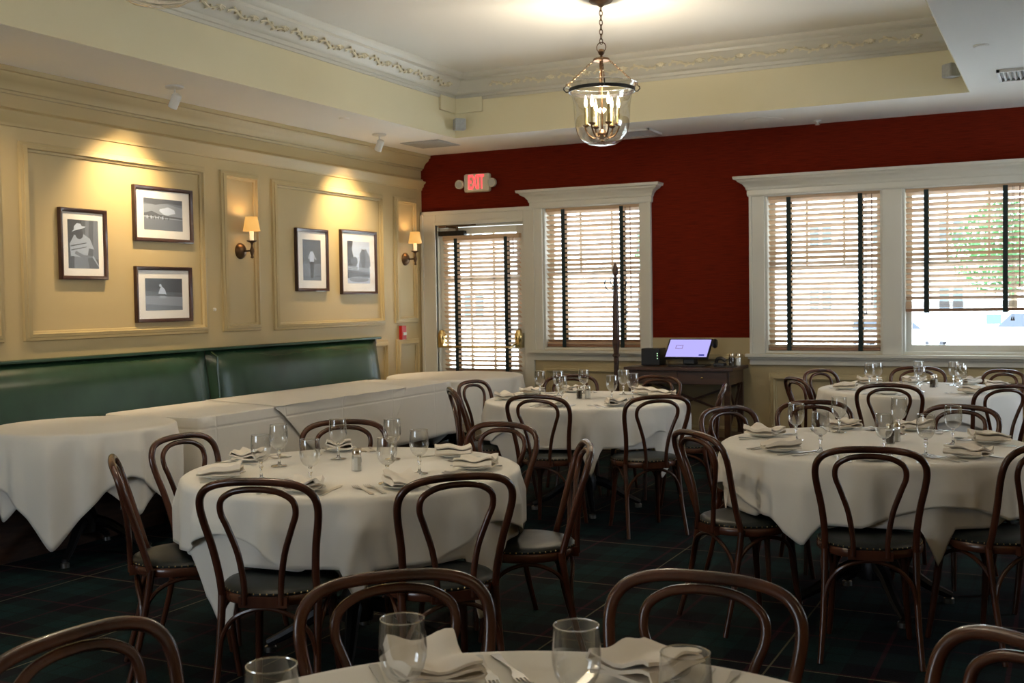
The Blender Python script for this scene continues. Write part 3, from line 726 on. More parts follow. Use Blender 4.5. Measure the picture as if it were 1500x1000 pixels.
for k, (x, y) in CH.items():
    tx, ty = TAB[k[0]]; a = math.atan2(ty-y, tx-x)
    jit = {'A2': -.14, 'A1': .10, 'A3': .12, 'A4': .1, 'B2': -.12, 'C1': .03, 'D1': .08, 'E3': .0, 'C2': .05}.get(k, 0)
    a += jit
    # hoop top sits .266 behind the seat centre
    px, py = x+cos(a)*.266, y+sin(a)*.266
    place(chair, (px, py, 0), a-pi/2, 'dark bentwood chair with leather seat, %s side of the %s' % (CPOS[k], TN[k[0]]), 'bentwood chairs around the set tables')

# ------------------------------------------------------------------ tableware
def make_goblet():
    r = empty('water_goblet'); r['category'] = 'glass'
    mb = MB()
    prof = [(.006, .071), (.016, .074), (.026, .082), (.034, .096), (.0385, .114), (.0392, .130), (.0378, .152), (.0358, .1755)]
    mb.lathe(prof, 28); b = mb.build('bowl', M['glass'], r, smooth=True, angle=80)
    mb = MB(); mb.tube([(.0357*cos(2*pi*k/28), .0357*sin(2*pi*k/28), .1762) for k in range(28)], .0011, 5, closed=True); mb.build('rim', M['rim'], b, smooth=True)
    mb = MB(); mb.lathe([(0, .0745), (.010, .0735), (.0075, .068), (.0048, .062), (.0088, .055), (.0090, .051), (.0046, .045), (.0042, .030), (.0065, .012), (.012, .0065), (.012, .004), (0, .004)], 14); mb.build('stem', M['stem'], r, smooth=True, angle=80)
    mb = MB(); mb.lathe([(0, .0005), (.033, .0005), (.0350, .0015), (.0345, .003), (.024, .0045), (.010, .0078), (0, .008)], 28); mb.build('foot', M['rim'], r, smooth=True)
    return r
def make_plate():
    mb = MB(); mb.lathe([(0, .001), (.045, .001), (.050, .004), (.064, .009), (.078, .0145), (.0785, .0160), (.064, .0115), (.050, .007), (.044, .0045), (0, .0045)], 36)
    o = mb.build('bread_plate', M['china'], smooth=True, angle=60); o['category'] = 'plate'; return o
def make_napkin(seed, L=.150, Wd=.098, flap=True):
    """pressed napkin: a ribbon folded in three, extruded along its length"""
    rnd = random.Random(seed); th = .0042
    path = []
    x0, x1 = -Wd/2, Wd/2
    for lay in range(3):
        z = .004+lay*.0085
        xs = [x0+(x1-x0)*i/8 for i in range(9)]
        if lay % 2: xs = xs[::-1]
        path += [(x, z+.0020*sin(i*.8+lay)*(lay+1)) for i, x in enumerate(xs)]
        s = -1 if lay % 2 else 1
        if lay < 2: path += [((x1 if s > 0 else x0)+s*.0050, z+.0042)]
    n = len(path); top = []; bot = []
    for i, (x, z) in enumerate(path):
        a = path[max(i-1, 0)]; b = path[min(i+1, n-1)]; tx, tz = b[0]-a[0], b[1]-a[1]; l = math.hypot(tx, tz) or 1
        nx, nz = -tz/l*th/2, tx/l*th/2; top.append((x+nx, z+nz)); bot.append((x-nx, z-nz))
    sec = top+bot[::-1]; N = len(sec); mb = MB(); vs = []; m = 12
    for j in range(m+1):
        t = j/m; yy = -L/2+L*t; lift = .004*sin(t*pi*1.3+seed)+.003*sin(t*9+seed*2)
        sk = .006*sin(t*4+seed)
        vs += [(x+sk, yy+.006*sin(x*40+seed), max(.0012, z+lift*(z/.02))) for x, z in sec]
    fs = [(j*N+i, j*N+(i+1) % N, (j+1)*N+(i+1) % N, (j+1)*N+i) for j in range(m) for i in range(N)]
    for j in (0, m):
        for i in range(n-1): fs.append((j*N+i, j*N+i+1, j*N+N-2-i, j*N+N-1-i))
    mb.add(vs, fs); o = mb.build('folded_napkin', M['nap'], smooth=True, angle=50); o['category'] = 'napkin'; return o
def ribbon(mb, pts, th=.0016):
    """flat metal strip: pts (y, halfwidth, z)"""
    n = len(pts); vs = []
    for y, w, z in pts: vs += [(-w, y, z), (w, y, z), (w, y, z+th), (-w, y, z+th)]
    fs = [(0, 1, 2, 3), ((n-1)*4+3, (n-1)*4+2, (n-1)*4+1, (n-1)*4)]
    for i in range(n-1):
        for k in range(4): fs.append((i*4+k, i*4+(k+1) % 4, (i+1)*4+(k+1) % 4, (i+1)*4+k))
    mb.add(vs, fs)
HANDLE = [(-.098, .0060, .0006), (-.094, .0095, .0006), (-.080, .0085, .001), (-.055, .0055, .002), (-.02, .0035, .004), (.012, .0030, .006)]
def make_fork():
    mb = MB(); ribbon(mb, HANDLE+[(.030, .0060, .0050), (.042, .0115, .003), (.056, .0125, .002)])
    for k in range(4):
        x = -.0108+k*.0072; v = len(mb.v)
        t = MB(); ribbon(t, [(.055, .0018, .002), (.075, .0015, .0012), (.088, .0013, .0025), (.098, .0006, .006)]); mb.add([(a+x, b, c) for a, b, c in t.v], t.f)
    o = mb.build('fork', M['steel'], smooth=True, angle=50); o['category'] = 'fork'; return o
def make_spoon():
    mb = MB(); ribbon(mb, HANDLE+[(.030, .0040, .0060)]); vs = []; fs = []
    nu, nv = 14, 5
    vs.append((0, .062, .0010))
    for j in range(1, nv+1):
        q = j/nv
        for i in range(nu): a = 2*pi*i/nu; vs.append((.019*q*cos(a), .062+.033*q*sin(a), .0010+.0065*q*q))
    for i in range(nu): fs.append((0, 1+i, 1+(i+1) % nu))
    for j in range(nv-1):
        for i in range(nu): fs.append((1+j*nu+i, 1+j*nu+(i+1) % nu, 1+(j+1)*nu+(i+1) % nu, 1+(j+1)*nu+i))
    mb.add(vs, fs); o = mb.build('spoon', M['steel'], smooth=True, angle=60); o['category'] = 'spoon'; return o
def make_knife():
    mb = MB(); ribbon(mb, [(-.11, .0065, .0006), (-.105, .0095, .0006), (-.06, .0078, .0008), (-.02, .0060, .001), (.002, .0050, .001), (.008, .0085, .0008), (.06, .0098, .0006), (.090, .0080, .0006), (.108, .0030, .0006)], .0028)
    o = mb.build('knife', M['steel'], smooth=True, angle=50); o['category'] = 'knife'; return o
def make_shaker(kind):
    r = empty(kind+'_shaker'); r['category'] = 'shaker'
    mb = MB(); mb.lathe([(0, .0005), (.021, .0005), (.0225, .003), (.0215, .03), (.0195, .062), (.017, .068), (.0165, .0715)], 8, a0=pi/8); mb.build('glass_body', M['glass'], r)
    mb = MB(); mb.lathe([(0, .003), (.0192, .003), (.0188, .03), (.0172, .056), (0, .058)], 8, a0=pi/8); mb.build('filling', M['salt'] if kind == 'salt' else M['pepper'], r)
    mb = MB(); mb.lathe([(.0175, .068), (.0185, .069), (.0185, .082), (.016, .088), (.009, .0905), (0, .091)], 16); mb.build('lid', M['chrome'], r, smooth=True)
    return r
gob, plate = make_goblet(), make_plate()
naps = [make_napkin(s) for s in (1, 2, 3)]
fork, spoon, knife = make_fork(), make_spoon(), make_knife()
ZT_ = .7605
# place settings: (plate angle, plate r, goblet angle, goblet r, place name, has spoon, napkin turn)
SET = {'A': [(-131, .54, -114, .42, 'left', 0, 70), (178, .57, -169, .34, 'rear-left', 0, 20), (-74, .56, -77, .44, 'front-left', 0, 100), (131, .57, 137, .30, 'rear', 0, 80), (63, .50, 87, .28, 'rear-right', 0, 60), (18, .52, -5, .34, 'right', 0, 90), (-37, .57, -39, .45, 'front-right', 0, 80)],
       'B': [(156, .57, 159, .45, 'rear-left', 0, 80), (-157, .53, 147, .34, 'left', 0, 60), (-88, .55, -97, .32, 'front-left', 0, 90), (121, .57, 114, .42, 'rear', 0, 40), (-47, .57, -31, .30, 'front-right', 0, 80), (57, .52, 72, .42, 'rear-right', 0, 20), (30, .54, 13, .33, 'right', 0, 60)],
       'C': [(172, .53, -177, .35, 'left', 1, 80), (-128, .54, -114, .41, 'front-left', 1, 60), (113, .57, 121, .42, 'rear-left', 1, 100), (-81, .57, -75, .41, 'front', 1, None), (78, .57, 80, .39, 'rear', 1, 50), (19, .52, 11, .35, 'right', 1, 90), (-38, .56, -53, .45, 'front-right', 0, 110)],
       'D': [(134, .57, 147, .36, 'rear-left', 0, 90), (-155, .52, 172, .34, 'left', 0, 60), (98, .57, 94, .37, 'rear', 0, 40), (56, .57, 58, .42, 'rear-right', 0, 90), (17, .56, 34, .34, 'right', 0, 80), (-40, .54, -4, .31, 'front-right', 0, 100), (-102, .57, -79, .30, 'front-left', 0, None)],
       'E': [(133, .56, 149, .35, 'rear-left', 0, 95), (92, .57, 96, .26, 'rear', 0, 70)]}
nseq = 0
for k, L in SET.items():
    cx, cy = TAB[k]; T = TN[k]
    for (pa, pr, ga, gr, nm, sp_, nt_) in L:
        P = lambda a, r, z=ZT_: (cx+r*cos(RD(a)), cy+r*sin(RD(a)), z)
        place(gob, P(ga, gr), random.uniform(0, 6), 'clear stemmed water goblet at the %s place of the %s' % (nm, T), 'water goblets on the set tables')
        place(plate, P(pa, pr), 0, 'small white bread plate at the %s place of the %s' % (nm, T), 'bread plates on the set tables')
        inward = RD(pa+180)
        if nt_ is not None:
            npk = naps[nseq % 3]; nseq += 1
            pp = P(pa, pr, ZT_+.0125)
            o = place(npk, pp, inward+RD(nt_), 'folded white napkin on the bread plate, %s place of the %s' % (nm, T), 'folded napkins on the bread plates')
            o.scale = (1.3, 1.2, 1.3) if k == 'E' else (1.1, 1.06, 1.35)
        # cutlery points to the table centre; diner's left is the smaller angle
        for q, (da, nm2) in enumerate(((-10.5, 'inner'), (-15, 'outer'))):
            c = P(pa+da, pr+.005*(q+1)-.01); place(fork, c, inward-pi/2+RD(random.uniform(-5, 5)), '%s fork of the pair at the %s place of the %s' % (nm2, nm, T), 'forks on the set tables')
        c = P(pa+10, pr-.01); place(knife, c, inward-pi/2+RD(random.uniform(-4, 4)), 'steel knife at the %s place of the %s' % (nm, T), 'knives on the set tables')
        if sp_:
            c = P(pa+17.5, pr-.015); place(spoon, c, inward-pi/2+RD(random.uniform(-8, 8)), 'steel spoon at the %s place of the %s' % (nm, T), 'spoons on the set tables')
cx, cy = TAB['E']
for a, r, nm in ((-165, .36, 'clear stemmed water goblet, leftmost on the foreground table'), (49, .26, 'clear stemmed water goblet, rightmost on the foreground table')):
    place(gob, (cx+r*cos(RD(a)), cy+r*sin(RD(a)), ZT_), 0, nm, 'water goblets on the set tables')
salt, pepper = make_shaker('salt'), make_shaker('pepper')
for pr_, k, dx, dy in ((salt, 'A', .055, -.055), (pepper, 'B', -.045, .0), (salt, 'B', .01, .02), (pepper, 'C', .075, .01), (salt, 'C', .09, .09), (pepper, 'D', .10, .10), (salt, 'D', .11, .17)):
    nm = 'salt' if pr_ is salt else 'pepper'
    place(pr_, (TAB[k][0]+dx, TAB[k][1]+dy, ZT_), .4, 'glass %s shaker with metal lid in the middle of the %s' % (nm, TN[k]), 'salt and pepper shakers')

# ------------------------------------------------------------------ framed photographs
def picture(y0, y1, z0, z1, mount, shapes, label):
    r = tag(empty('framed_photograph', (XL, (y0+y1)/2, z0)), label, 'framed picture', 'framed golf photographs on the left wall')
    w, h = (y1-y0)/2, z1-z0; f = .026; t = .03
    mb = MB()   # frame profile swept round the rectangle
    prof = [(.001, 0), (t, 0), (t+.004, .006), (t, .016), (t-.008, f), (.012, f), (.001, f)]
    vs = []; n = len(prof)
    for o, i in prof: vs += [(o, -w+i, i), (o, w-i, i), (o, w-i, h-i), (o, -w+i, h-i)]
    fs = [(i*4+j, i*4+(j+1) % 4, ((i+1) % n)*4+(j+1) % 4, ((i+1) % n)*4+j) for i in range(n) for j in range(4)]
    mb.add(vs, fs); mb.build('frame', M['frame'], r, smooth=True, angle=50)
    mb = MB(); mb.box(.002, .014, -w+f, w-f, f, h-f); mb.build('mount', M['mat'], r)
    my, mz = mount; iw, ih = (w-f-my), h-2*f-2*mz
    mats = list(GR.values()); keys = list(GR.keys()); mb = MB(); x = .0146
    for q, (g, poly) in enumerate(shapes):
        x = .0146+.00012*q
        mb.add([(x, -iw+2*iw*u, f+mz+ih*v) for u, v in poly], [tuple(range(len(poly)))], keys.index(g))
    mb.build('photo_print', mats, r)
    mb = MB(); mb.box(.0172, .0176, -w+f, w-f, f, h-f); mb.build('glazing', M['glazing'], r)
full = [(0, 0), (1, 0), (1, 1), (0, 1)]
def blob(cx, cy, rx, ry, n=10, j=.0, s=0):
    rn = random.Random(s); return [(cx+rx*cos(2*pi*i/n)*(1+rn.uniform(-j, j)), cy+ry*sin(2*pi*i/n)*(1+rn.uniform(-j, j))) for i in range(n)]
picture(5.312, 5.716, 1.633, 2.112, (.045, .05), [(.12, full), (.07, [(0, 0), (.5, 0), (.45, 1), (0, 1)]), (.2, [(.55, .3), (.65, .3), (.7, 1), (.58, 1)]), (.2, [(.8, .2), (1, .2), (1, 1), (.85, 1)]),
    (.2, [(.18, 0), (.68, 0), (.62, .25), (.2, .25)]), (.42, [(.08, .25), (.62, .22), (.68, .42), (.85, .40), (.72, .62), (.48, .72), (.2, .68), (.05, .5)]), (.12, [(.08, .44), (.6, .52), (.6, .54), (.08, .47)]), (.12, [(.1, .36), (.6, .44), (.6, .455), (.1, .385)]),
    (.07, blob(.37, .70, .13, .10)), (.6, [(.12, .74), (.2, .8), (.2, .86), (.3, .93), (.42, .92), (.46, .87), (.58, .87), (.55, .84), (.2, .77)]), (.2, [(.2, .3), (.5, .2), (.8, .22), (.82, .26), (.5, .28), (.25, .36)]), (.42, [(.78, .24), (.98, .04), (1, .06), (.82, .27)])],
    'framed photograph of a man in a white hat leaning forward')
picture(5.975, 6.572, 1.917, 2.318, (.075, .06), [(.2, full), (.3, [(0, .4), (1, .35), (1, .75), (.6, .85), (0, .8)]), (.6, blob(.62, .62, .2, .12, 12, .2, 3)), (.12, [(0, .85), (.3, .8), (.6, .88), (1, .84), (1, 1), (0, 1)]), (.12, [(0, .4), (0, .52), (.2, .6), (.4, .5), (.7, .46), (1, .44), (1, .36)]), (.2, [(0, 0), (1, 0), (1, .38), (0, .42)]), (.42, [(0, .40), (1, .36), (1, .38), (0, .44)])]
    + [(.6, blob(.08+.1*q, .40, .012, .06)) for q in range(5)]+[(.03, blob(.15+.12*q, .38, .01, .05)) for q in range(5)],
    'upper framed photograph of a cloudy hillside with distant figures')
picture(5.975, 6.545, 1.328, 1.735, (.07, .06), [(.07, full), (.12, [(0, .42), (1, .45), (1, .55), (0, .6)]), (.3, [(0, 0), (1, 0), (1, .42), (0, .46)]), (.2, [(0, 0), (1, 0), (1, .12), (0, .2)]), (.6, [(.34, .52), (.56, .5), (.52, .66), (.43, .76), (.38, .66)]), (.6, blob(.40, .78, .035, .045)), (.42, blob(.46, .42, .09, .05)), (.07, [(.4, .46), (.54, .46), (.52, .51), (.42, .51)])],
    'lower framed photograph of a crouching golfer on sand')
picture(7.846, 8.312, 1.555, 2.105, (.075, .07), [(.12, full), (.2, [(0, 0), (1, 0), (1, .42), (0, .4)]), (.12, [(0, .06), (1, .1), (1, .12), (0, .08)]), (.6, [(.38, .46), (.60, .46), (.64, .62), (.56, .71), (.42, .71), (.35, .62)]), (.42, [(.33, .62), (.28, .54), (.34, .52), (.4, .6)]), (.03, [(.38, .46), (.6, .46), (.56, .06), (.50, .06), (.49, .35), (.48, .06), (.42, .06)]), (.07, blob(.48, .77, .06, .045)), (.42, [(.64, .62), (.74, .52), (.72, .5), (.6, .56)])],
    'framed photograph of a standing man in a white shirt')
picture(8.513, 9.104, 1.528, 2.125, (.085, .075), [(.6, full), (.2, blob(.75, .55, .3, .26, 14, .2, 4)), (.12, blob(.7, .6, .12, .25, 12, .2, 9)), (.07, [(0, .35), (.2, .4), (.28, .6), (.2, .8), (.25, 1), (0, 1)]), (.12, blob(.3, .5, .14, .12, 10, .25, 5)), (.3, [(0, .30), (1, .26), (1, .36), (0, .42)]), (.12, [(0, .12), (1, .14), (1, .26), (0, .32)]), (.3, blob(.5, .1, .45, .07, 14)), (.6, [(.44, .32), (.48, .32), (.52, .5), (.56, .6), (.48, .62), (.44, .5)]), (.6, blob(.51, .65, .03, .03))],
    'framed photograph of a golfer on a tree-lined fairway')

# ------------------------------------------------------------------ sconces
def sconce(y, z, label):
    r = tag(empty('wall_sconce', (XL, y, z)), label, 'wall lamp', 'wall sconces with small shades')
    X90 = Matrix.Rotation(pi/2, 4, 'Y')
    mb = MB(); mb.lathe([(0, .045), (.02, .044), (.045, .030), (.062, .012), (.066, .002), (.066, 0)], 28, (0, 0, -.05), xf=X90); mb.build('backplate', M['bronze'], r, smooth=True)
    mb = MB(); mb.tube(catmull([(.03, 0, -.05), (.07, 0, -.052), (.12, 0, -.05)], 4), .008, 8)
    mb.lathe([(0, -.115), (.012, -.108), (.013, -.10), (.007, -.092), (.012, -.08), (.019, -.055), (.016, -.04), (.009, -.02), (.008, .0), (.014, .012), (.030, .020), (.042, .026), (.042, .030), (0, .030)], 18, (.12, 0, 0)); mb.build('arm', M['bronze'], r, smooth=True)
    mb = MB(); mb.lathe([(0, .03), (.017, .03), (.017, .105), (0, .105)], 14, (.12, 0, 0)); mb.build('candle_sleeve', M['sleeve'], r, smooth=True)
    mb = MB(); mb.lathe([(.068, .105), (.047, .220)], 28, (.12, 0, 0)); mb.build('lamp_shade', M['shade'], r, smooth=True, solid=.002)
    mb = MB(); mb.lathe([(0, .110), (.008, .112), (.014, .135), (.008, .165), (0, .180)], 12, (.12, 0, 0)); mb.build('bulb', M['flame'], r, smooth=True)
    l = bpy.data.lights.new('sconce_light', 'POINT'); l.energy = SCONCE_W; l.color = (1, .62, .28); l.shadow_soft_size = .02
    lo = bpy.data.objects.new('sconce_light', l); COL.objects.link(lo); lo.parent = r; lo.location = (.12, 0, .20)
sconce(7.14, 1.93, 'bronze wall sconce between the two groups of framed photographs')
sconce(9.66, 1.93, 'bronze wall sconce nearest the exit door')

# ------------------------------------------------------------------ chandeliers
def chain(mb, p, q, link=.028, r=.0022):
    p, q = Vector(p), Vector(q); d = (q-p); n = max(2, int(d.length/(link*.72))); t = d.normalized(); u = t.orthogonal().normalized(); w = t.cross(u)
    for i in range(n):
        c = p+d*((i+.5)/n); a = u if i % 2 else w
        mb.tube([c+t*(link*.5*cos(2*pi*k/10))+a*(link*.28*sin(2*pi*k/10)) for k in range(10)], r, 5, closed=True)
def chandelier():
    r = empty('bell_lantern', (0, 0, ZT)); r['category'] = 'chandelier'; z = lambda v: v-ZT
    mb = MB(); mb.lathe([(0, z(3.499)), (.078, z(3.499)), (.082, z(3.49)), (.070, z(3.478)), (.03, z(3.465)), (.012, z(3.45)), (0, z(3.45))], 28); mb.build('canopy', M['bronze'], r, smooth=True)
    mb = MB(); chain(mb, (0, 0, z(3.455)), (0, 0, z(3.20)), .042, .003); mb.build('chain', M['bronze'], r, smooth=True)
    mb = MB(); mb.tube([(.034*sin(2*pi*k/20), 0, z(3.175)+.034*cos(2*pi*k/20)) for k in range(20)], .0035, 6, closed=True)
    mb.lathe([(0, z(3.165)), (.018, z(3.160)), (.024, z(3.145)), (.018, z(3.128)), (.008, z(3.12)), (.010, z(3.10)), (.055, z(3.098)), (.058, z(3.09)), (.055, z(3.082)), (.012, z(3.08)), (.016, z(3.05)), (.01, z(3.02)), (0, z(3.02))], 24); mb.build('hub', M['bronze'], r, smooth=True)
    mb = MB()
    for k in range(4):
        a = .45+k*pi/2; chain(mb, (.05*cos(a), .05*sin(a), z(3.09)), (.255*cos(a), .255*sin(a), z(2.905)), .022, .0018)
    mb.build('support_chain', M['bronze'], r, smooth=True)
    mb = MB(); mb.lathe([(.222, z(2.868)), (.229, z(2.868)), (.229, z(2.892)), (.222, z(2.892)), (.222, z(2.868))], 48)
    for k in range(4):
        a = .45+k*pi/2; d = Vector((cos(a), sin(a), 0)); mb.tube([d*.225+Vector((0, 0, z(2.875))), d*.245+Vector((0, 0, z(2.872))), d*.262+Vector((0, 0, z(2.89))), d*.258+Vector((0, 0, z(2.908)))], .004, 6)
    mb.build('band', M['iron'], r, smooth=True)
    mb = MB(); mb.lathe([(.246, z(2.922)), (.243, z(2.915)), (.230, z(2.895)), (.215, z(2.868)), (.203, z(2.83)), (.195, z(2.78)), (.191, z(2.70)), (.187, z(2.64)), (.172, z(2.585)), (.140, z(2.54)), (.09, z(2.512)), (.03, z(2.502)), (0, z(2.501))], 48); gl = mb.build('glass_bell', M['bell'], r, smooth=True, angle=80)
    mb = MB(); mb.tube([(.246*cos(2*pi*k/48), .246*sin(2*pi*k/48), z(2.922)) for k in range(48)], .003, 6, closed=True); mb.build('glass_rim', M['rim'], gl, smooth=True)
    mb = MB(); mb.tube([(0, 0, z(3.02)), (0, 0, z(2.60))], .006, 8); mb.lathe([(0, z(2.62)), (.02, z(2.61)), (.035, z(2.585)), (.03, z(2.56)), (.012, z(2.545)), (.016, z(2.535)), (0, z(2.525))], 16)
    mb.build('centre_rod', M['bronze'], r, smooth=True)
    for k in range(6):
        a = .25+k*pi/3; d = Vector((cos(a), sin(a), 0)); Z = Vector((0, 0, 1)); hgt = .015 if k % 2 else 0
        mb = MB(); mb.tube(catmull([d*.02+Z*z(2.58), d*.05+Z*z(2.555), d*.09+Z*z(2.575), d*.118+Z*z(2.63), d*.105+Z*z(2.655), d*.085+Z*z(2.645)], 4), .006, 6)
        mb.lathe([(0, z(2.632)), (.012, z(2.634)), (.024, z(2.645)), (.024, z(2.65)), (0, z(2.65))], 12, tuple(d*.112)); ar = mb.build('candle_arm', M['bronze'], r, smooth=True)
        mb = MB(); mb.lathe([(0, z(2.65)), (.011, z(2.65)), (.011, z(2.755+hgt)), (0, z(2.755+hgt))], 12, tuple(d*.112)); mb.build('candle_sleeve', M['candle'], ar, smooth=True)
        mb = MB(); mb.lathe([(0, z(2.758+hgt)), (.007, z(2.76+hgt)), (.013, z(2.78+hgt)), (.010, z(2.805+hgt)), (.003, z(2.835+hgt)), (0, z(2.84+hgt))], 10, tuple(d*.112)); mb.build('bulb', M['flame'], ar, smooth=True)
    l = bpy.data.lights.new('lantern_light', 'POINT'); l.energy = CHAND_W; l.color = (1, .83, .60); l.shadow_soft_size = .03
    lo = bpy.data.objects.new('lantern_light', l); COL.objects.link(lo); lo.parent = r; lo.location = (0, 0, z(2.86))
    return r
cd = chandelier()
place(cd, (-2.86, 7.22, ZT), .0, 'glass bell lantern with candle bulbs hanging above the middle of the room', 'bell lanterns in the tray ceiling')
place(cd, (-2.86, 3.00, ZT), .3, 'glass bell lantern whose bottom just shows at the top left edge', 'bell lanterns in the tray ceiling')

# ------------------------------------------------------------------ ceiling fixtures
def spot(x, y, aim, label, power=1):
    r = tag(empty('ceiling_spotlight', (x, y, ZC)), label, 'spotlight', 'ceiling spotlights washing the left wall')
    mb = MB(); mb.lathe([(0, -.001), (.062, -.001), (.064, -.008), (.058, -.016), (0, -.018)], 28); mb.build('canopy', M['fixture'], r, smooth=True)
    mb = MB(); mb.tube([(0, 0, -.016), (0, 0, -.060)], .006, 8); mb.box(-.022, .022, -.006, .006, -.075, -.055); mb.build('stem', M['fixture'], r)
    d = (Vector(aim)-Vector((x, y, ZC-.10))).normalized(); q = d.to_track_quat('Z', 'Y').to_matrix().to_4x4(); off = Vector((0, 0, -.105))
    mb = MB(); mb.lathe([(0, -.055), (.026, -.054), (.032, -.045), (.032, .045), (.029, .048), (.027, .03), (0, .028)], 24, tuple(off), xf=q); mb.build('lamp_head', M['fixture'], r, smooth=True)
    l = bpy.data.lights.new('spot_light', 'SPOT'); l.energy = SPOT_W*power; l.color = (1, .74, .42); l.spot_size = RD(92); l.spot_blend = 1.0; l.shadow_soft_size = .025
    lo = bpy.data.objects.new('spot_light', l); COL.objects.link(lo); lo.parent = r; lo.location = off+d*.055
    lo.rotation_euler = d.to_track_quat('-Z', 'Y').to_euler()
spot(-5.47, 5.89, (XL, 5.90, 2.02), 'white ceiling spotlight in front of the nearer group of three photographs')
spot(-5.49, 8.47, (XL, 8.62, 2.02), 'white ceiling spotlight above the pair of photographs near the door')
spot(-5.47, 4.20, (XL, 4.55, 2.02), 'white ceiling spotlight lighting the wall at the left edge', .45)
def disc(name, loc, r, t, m, label, cat, rings=False):
    mb = MB(); mb.lathe([(0, -.001), (r, -.001), (r*.98, -t*.6), (r*.8, -t), (0, -t)], 32)
    if rings: mb.lathe([(r*.55, -t-.001), (r*.5, -t-.003), (r*.15, -t-.003), (r*.12, -t-.006), (0, -t-.006)], 32)
    o = mb.build(name, m, smooth=True, loc=loc, angle=30); return tag(o, label, cat)
disc('sprinkler_cover', (-5.26, 7.60, ZC), .045, .012, M['white'], 'small round sprinkler cover on the ceiling between the two spotlights', 'sprinkler')
disc('ceiling_speaker', (-2.31, 9.55, ZC), .17, .010, M['white'], 'large round white speaker flush in the ceiling by the red wall', 'speaker', True)
disc('sprinkler_cover', (-.46, 7.39, ZC), .045, .012, M['white'], 'small round sprinkler cover on the ceiling at the upper right', 'sprinkler')
mb = MB(); mb.lathe([(0, -.001), (.035, -.001), (.032, -.012), (.012, -.02), (.010, -.035), (.02, -.037), (.02, -.04), (0, -.04)], 20); tag(mb.build('fire_sprinkler', M['fixture'], smooth=True, loc=(-1.905, 9.80, ZC)), 'tiny sprinkler head beside the round ceiling speaker', 'sprinkler')
def vent(x, y, w, d, rz, label):
    r = tag(empty('air_vent', (x, y, ZC), rz), label, 'air vent', 'slotted ceiling vents')
    mb = MB(); mb.box(-w/2, w/2, -d/2, -d/2+.02, -.02, -.001); mb.box(-w/2, w/2, d/2-.02, d/2, -.02, -.001); mb.box(-w/2, -w/2+.02, -d/2, d/2, -.02, -.001); mb.box(w/2-.02, w/2, -d/2, d/2, -.02, -.001); mb.build('vent_frame', M['fixture'], r)
    mb = MB(); mb.box(-w/2+.02, w/2-.02, -d/2+.02, d/2-.02, -.003, -.001); mb.build('duct', M['black'], r)
    mb = MB(); k = -w/2+.04
    while k < w/2-.03: mb.prism([(k, -.018), (k+.003, -.018), (k+.018, -.004), (k+.015, -.004)], 1, -d/2+.02, d/2-.02); k += .032
    mb.build('louvre', M['fixture'], r)
vent(-3.47, 9.60, .36, .36, 0, 'square ceiling vent behind the hanging bell lantern')
vent(-.22, 8.45, .40, .40, 0, 'square ceiling vent at the upper right edge')
mb = MB(); mb.box(-.21, .21, -.21, .21, -.008, -.001); mb.box(-.18, .18, -.18, .18, -.011, -.008); tag(mb.build('access_panel', M['grey'], loc=(-5.42, 9.25, ZC), bevel=.002), 'flat grey access panel in the ceiling by the exit corner', 'ceiling panel')
def wspk(x, y, z, rz, label):
    r = tag(empty('wall_speaker', (x, y, z), rz), label, 'speaker', 'small cube speakers in the tray corners')
    mb = MB(); mb.box(-.045, .045, -.05, .05, -.05, .05); mb.build('cabinet', M['grey'], r, bevel=.006)
    mb = MB(); mb.box(.045, .049, -.044, .044, -.044, .044); mb.build('grille', M['grey'], r)
    mb = MB(); mb.box(-.11, -.045, -.01, .01, -.01, .01); mb.build('bracket', M['grey'], r)
wspk(-4.93, 8.94, 3.05, RD(-45), 'small grey cube speaker in the left corner of the tray ceiling')
wspk(-.76, 8.94, 3.10, RD(-135), 'small grey cube speaker in the right corner of the tray ceiling')

# ------------------------------------------------------------------ exit sign
ex = tag(empty('exit_sign', (-5.30, YB, 2.633)), 'lit red EXIT sign with two emergency lamp heads above the door', 'exit sign')
mb = MB(); mb.box(-.145, .145, -.065, -.001, -.092, .092); mb.build('housing', M['exitbody'], ex, bevel=.02)
tcu = bpy.data.curves.new('exit_letters', 'FONT'); tcu.body = 'EXIT'; tcu.size = .178; tcu.extrude = .002; tcu.align_x = 'CENTER'; tcu.align_y = 'CENTER'; tcu.offset = .0035
to = bpy.data.objects.new('exit_letters_tmp', tcu); COL.objects.link(to)
dg = bpy.context.evaluated_depsgraph_get(); tme = bpy.data.meshes.new_from_object(to.evaluated_get(dg)); bpy.data.objects.remove(to)
tl = bpy.data.objects.new('exit_lettering', tme); COL.objects.link(tl); tme.materials.clear(); tme.materials.append(M['exitred']); tl.parent = ex
tl.rotation_euler = (pi/2, 0, 0); tl.location = (-.002, -.0675, 0); tl.scale = (.50, 1.12, 1)
tl['label'] = 'glowing red EXIT lettering'
for s in (-1, 1):
    Xh = Matrix.Rotation(pi/2, 4, 'X') @ Matrix.Rotation(0, 4, 'Y')
    mb = MB(); mb.lathe([(0, -.03), (.03, -.028), (.045, .0), (.045, .03), (.040, .034), (.036, .03)], 24, (s*.185, -.06, -.01), xf=Matrix.Rotation(pi/2, 4, 'X')); mb.tube([(s*.14, -.03, -.01), (s*.18, -.04, -.01)], .012, 8); h = mb.build('lamp_head', M['exitbody'], ex, smooth=True)
    mb = MB(); mb.lathe([(0, .029), (.036, .028)], 24, (s*.185, -.06, -.01), xf=Matrix.Rotation(pi/2, 4, 'X')); mb.build('lamp_lens', M['lens'], h, smooth=True)

